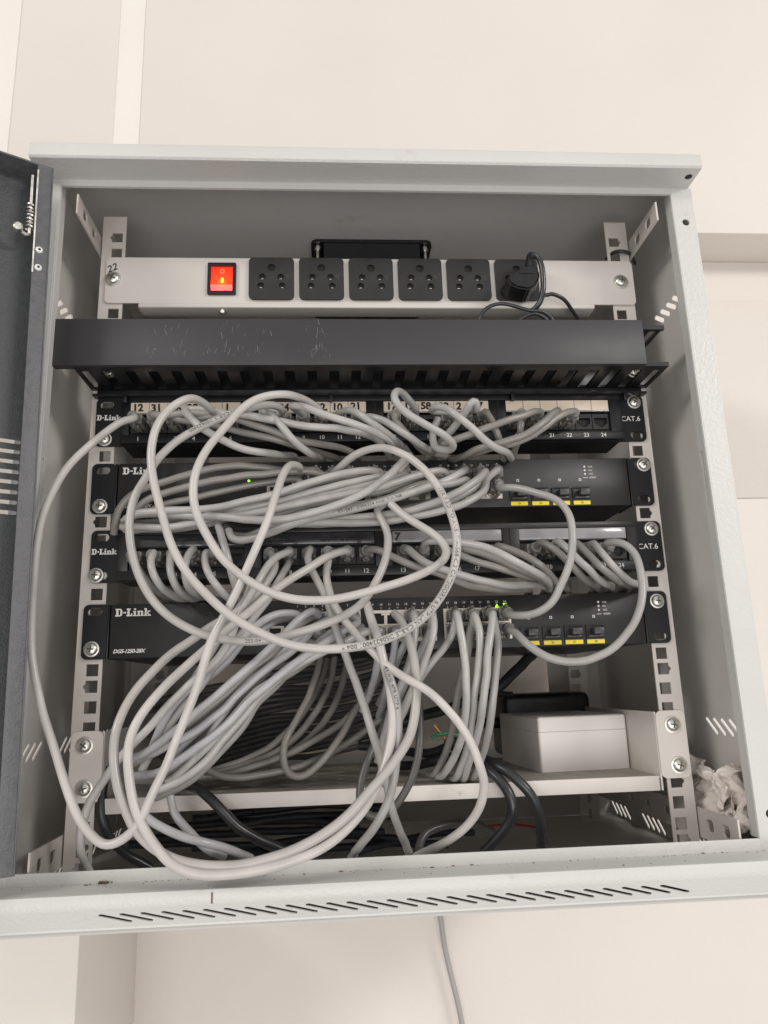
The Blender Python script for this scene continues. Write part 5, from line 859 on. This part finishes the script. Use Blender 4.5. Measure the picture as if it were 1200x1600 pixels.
('K', None, None, 3.6, 'black cable curving down beside the left rail', None, [(-220.6, 10.0, -75.1), (-220.3, 2.0, -90.2), (-219.3, 0.0, -106.6), (-213.3, 4.0, -124.8), (-201.9, 12.0, -139.6), (-185.9, 20.0, -151.1)]),
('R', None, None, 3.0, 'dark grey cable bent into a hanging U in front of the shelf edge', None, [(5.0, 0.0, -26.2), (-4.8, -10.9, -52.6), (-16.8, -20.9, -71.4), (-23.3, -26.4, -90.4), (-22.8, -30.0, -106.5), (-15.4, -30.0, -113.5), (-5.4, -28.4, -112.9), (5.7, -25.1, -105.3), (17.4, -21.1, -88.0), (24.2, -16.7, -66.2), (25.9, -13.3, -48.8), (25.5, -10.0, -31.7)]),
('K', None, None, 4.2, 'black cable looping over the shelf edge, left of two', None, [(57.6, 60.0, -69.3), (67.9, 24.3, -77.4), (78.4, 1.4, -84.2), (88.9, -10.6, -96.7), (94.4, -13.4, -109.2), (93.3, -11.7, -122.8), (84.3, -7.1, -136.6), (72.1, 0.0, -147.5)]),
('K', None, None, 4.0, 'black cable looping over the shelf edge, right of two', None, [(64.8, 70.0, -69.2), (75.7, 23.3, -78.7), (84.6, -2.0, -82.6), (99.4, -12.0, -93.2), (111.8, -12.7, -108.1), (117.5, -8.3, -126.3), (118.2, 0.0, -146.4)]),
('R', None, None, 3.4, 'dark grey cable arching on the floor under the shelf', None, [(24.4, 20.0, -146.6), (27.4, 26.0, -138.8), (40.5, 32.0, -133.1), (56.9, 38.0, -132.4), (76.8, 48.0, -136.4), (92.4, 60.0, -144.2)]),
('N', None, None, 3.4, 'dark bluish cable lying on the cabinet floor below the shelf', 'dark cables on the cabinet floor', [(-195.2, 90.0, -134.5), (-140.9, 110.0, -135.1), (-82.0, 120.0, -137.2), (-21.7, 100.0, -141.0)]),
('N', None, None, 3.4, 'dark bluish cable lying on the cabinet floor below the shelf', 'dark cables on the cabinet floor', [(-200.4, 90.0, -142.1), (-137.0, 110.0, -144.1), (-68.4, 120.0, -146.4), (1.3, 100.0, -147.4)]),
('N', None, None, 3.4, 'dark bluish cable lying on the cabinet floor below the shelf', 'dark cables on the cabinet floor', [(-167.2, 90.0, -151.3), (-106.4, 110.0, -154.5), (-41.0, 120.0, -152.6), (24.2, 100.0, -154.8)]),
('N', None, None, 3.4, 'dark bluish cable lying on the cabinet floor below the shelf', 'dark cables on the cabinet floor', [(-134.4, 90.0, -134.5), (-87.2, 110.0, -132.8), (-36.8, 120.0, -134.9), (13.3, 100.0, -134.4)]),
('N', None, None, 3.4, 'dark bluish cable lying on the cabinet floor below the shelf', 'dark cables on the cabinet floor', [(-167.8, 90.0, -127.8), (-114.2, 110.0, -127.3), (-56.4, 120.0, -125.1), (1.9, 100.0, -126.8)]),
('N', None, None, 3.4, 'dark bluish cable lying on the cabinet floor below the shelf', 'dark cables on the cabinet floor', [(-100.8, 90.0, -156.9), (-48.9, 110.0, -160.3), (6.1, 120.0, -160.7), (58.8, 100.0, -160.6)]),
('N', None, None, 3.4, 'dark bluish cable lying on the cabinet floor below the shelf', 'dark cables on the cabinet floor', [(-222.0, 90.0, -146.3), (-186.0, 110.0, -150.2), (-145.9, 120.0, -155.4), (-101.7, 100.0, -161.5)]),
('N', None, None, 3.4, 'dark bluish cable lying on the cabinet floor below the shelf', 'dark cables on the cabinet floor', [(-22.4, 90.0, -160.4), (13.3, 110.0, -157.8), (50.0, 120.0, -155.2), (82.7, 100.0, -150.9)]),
('K', None, None, 3.0, 'thin black lead running into the black adapter', None, [(25.5, 150.0, -51.1), (73.4, 156.7, -41.7), (121.6, 163.3, -31.9), (143.3, 170.0, -32.0)]),
('K', None, None, 5.5, 'thick black cord rising behind the bottom switch', None, [(113.4, 150.0, -34.1), (134.5, 156.7, -16.9), (154.8, 166.7, -3.1), (173.1, 180.0, 10.2)]),
('K', None, None, 4, 'black cord lying behind the hanging cables, upper', None, [(-20.0, 100.0, -72.1), (14.6, 90.0, -76.5), (40.2, 60.0, -77.3), (61.2, 40.0, -69.2)]),
('K', None, None, 4, 'black cord lying behind the hanging cables, lower', None, [(-14.8, 90.0, -85.4), (19.1, 80.0, -89.1), (44.2, 50.0, -84.0), (65.1, 40.0, -78.7)]),
('K', None, None, 4, 'black cord slanting up behind the hanging cables', None, [(5.4, 120.0, -56.9), (41.9, 113.3, -49.1), (59.2, 103.3, -44.6), (91.2, 90.0, -29.7)]),
('G', None, None, 1.2, 'thin green wire behind the hanging cables', None, [(43.0, 60.0, -65.1), (48.4, 56.7, -61.8), (55.8, 56.7, -61.0), (66.9, 60.0, -63.7)]),
('O', None, None, 1.0, 'thin orange wire behind the hanging cables', None, [(45.8, 60.0, -54.3), (52.2, 60.0, -62.7), (57.6, 60.0, -69.3)]),
('X', None, None, 1.2, 'thin red wire on the cabinet floor', None, [(64.0, 130.0, -145.8), (94.4, 130.0, -151.0), (125.9, 133.3, -151.8), (158.4, 140.0, -157.7)]),
('K', None, None, 1.6, 'thin black cord in a bow under the power strip, left of its tie', None, [(91.0, -24.0, 287.8), (93.5, -26.2, 297.7), (100.8, -28.5, 303.3), (110.3, -30.0, 305.0), (123.3, -30.0, 302.6), (137.3, -30.0, 298.3), (149.3, -28.5, 298.5), (156.5, -26.2, 294.8), (159.0, -24.0, 289.1)]),
('K', None, None, 1.6, 'thin black cord doubling back behind the cable manager cover', None, [(120.8, -24.0, 287.8), (129.0, -27.0, 292.4), (138.3, -30.0, 296.4), (149.4, -27.0, 295.0), (155.4, -24.0, 287.9)]),
('K', None, None, 1.8, 'thin black cord running right under the power strip', None, [(151.7, -18.0, 320.2), (160.7, -19.5, 320.7), (172.5, -15.0, 318.1), (184.1, -5.0, 312.8), (194.7, 10.0, 309.0)]),
('K', None, None, 1.7, 'thin black cord hooked over the top right of the rail', None, [(237.0, 30.0, 389.1), (229.6, 1.5, 376.4), (235.0, -8.0, 373.1), (248.4, 1.5, 375.9), (265.3, 30.0, 383.6)])]
CAT = {'K': 'cable', 'G': 'wire', 'O': 'wire', 'X': 'wire'}
for cb_ in CABLES:
    t, a, e, r, label, group, pts = cb_[:7]
    P = [Vector(p) for p in pts]
    if a: q = port_pos(a); P = [q+Vector((0, -15, 0)), q+Vector((0, -25.5, 0))] + P
    if e: q = port_pos(e); P = P + [q+Vector((0, -25.5, 0)), q+Vector((0, -15, 0))]
    C = smooth(P, 3.0)
    sd = Vector((random.uniform(-50, 50), random.uniform(-50, 50), 3))
    for i in range(3, len(C)-3):
        C[i] = C[i] + Vector((noise.noise(C[i]*0.02+sd), noise.noise(C[i]*0.02-sd), noise.noise(C[i]*0.02+sd*2)))*(1.5 if t not in 'L' else 0.7) + Vector((noise.noise(C[i]*0.07+sd), noise.noise(C[i]*0.07-sd), noise.noise(C[i]*0.07+sd*3)))*(0.5 if t not in 'L' else 0.15)
    rad = [r*(1+0.05*noise.noise(Vector((k_*0.06, sd.x, 0)))) for k_ in range(len(C))]
    b = MB(); fr = b.tube(C, rad, 12 if t in 'LM' else 10)
    base = tuple(P[0]) if not (a or e) else tuple(P[0])
    nm = {'K': 'black_cable', 'G': 'thin_wire', 'O': 'thin_wire', 'X': 'thin_wire'}.get(t, 'network_cable')
    o = b.build(nm, M['c'+t], base=base, label=label, cat=CAT.get(t, 'cable'), group=group)
    if a: make_plug(a, o)
    if e: make_plug(e, o)
    # printed writing that follows the jacket
    if len(cb_) > 7:
        for anchor, txt, size, rev in cb_[7]:
            D = C[::-1] if rev else C
            L_ = [0.0]
            for i in range(1, len(D)): L_.append(L_[-1]+(D[i]-D[i-1]).length)
            s0 = L_[min(range(len(D)), key=lambda q: (D[q]-Vector(anchor)).length)]
            vs, fs = text2d(txt, size, space=1.08); out = []
            for v in vs:
                s_ = min(max(s0 + v.x, 0.01), L_[-1]-0.01)
                i = next((j for j in range(1, len(L_)) if L_[j] >= s_), len(L_)-1); f = (s_-L_[i-1])/max(L_[i]-L_[i-1], 1e-6)
                p = D[i-1].lerp(D[i], f); ta = (D[min(i+1, len(D)-1)]-D[max(i-2, 0)]).normalized()
                nn = Vector((0, -1, 0.05)); nn = (nn-ta*nn.dot(ta)).normalized()
                up = nn.cross(ta); hh = (v.y - size*0.35)/(r+0.05)
                out.append(p + (nn*math.cos(hh) + up*math.sin(hh))*(r+0.07+v.z*0.3))
            tb = MB(); tb.add(out, fs); tb.build('printed_text', M['marker'], o)
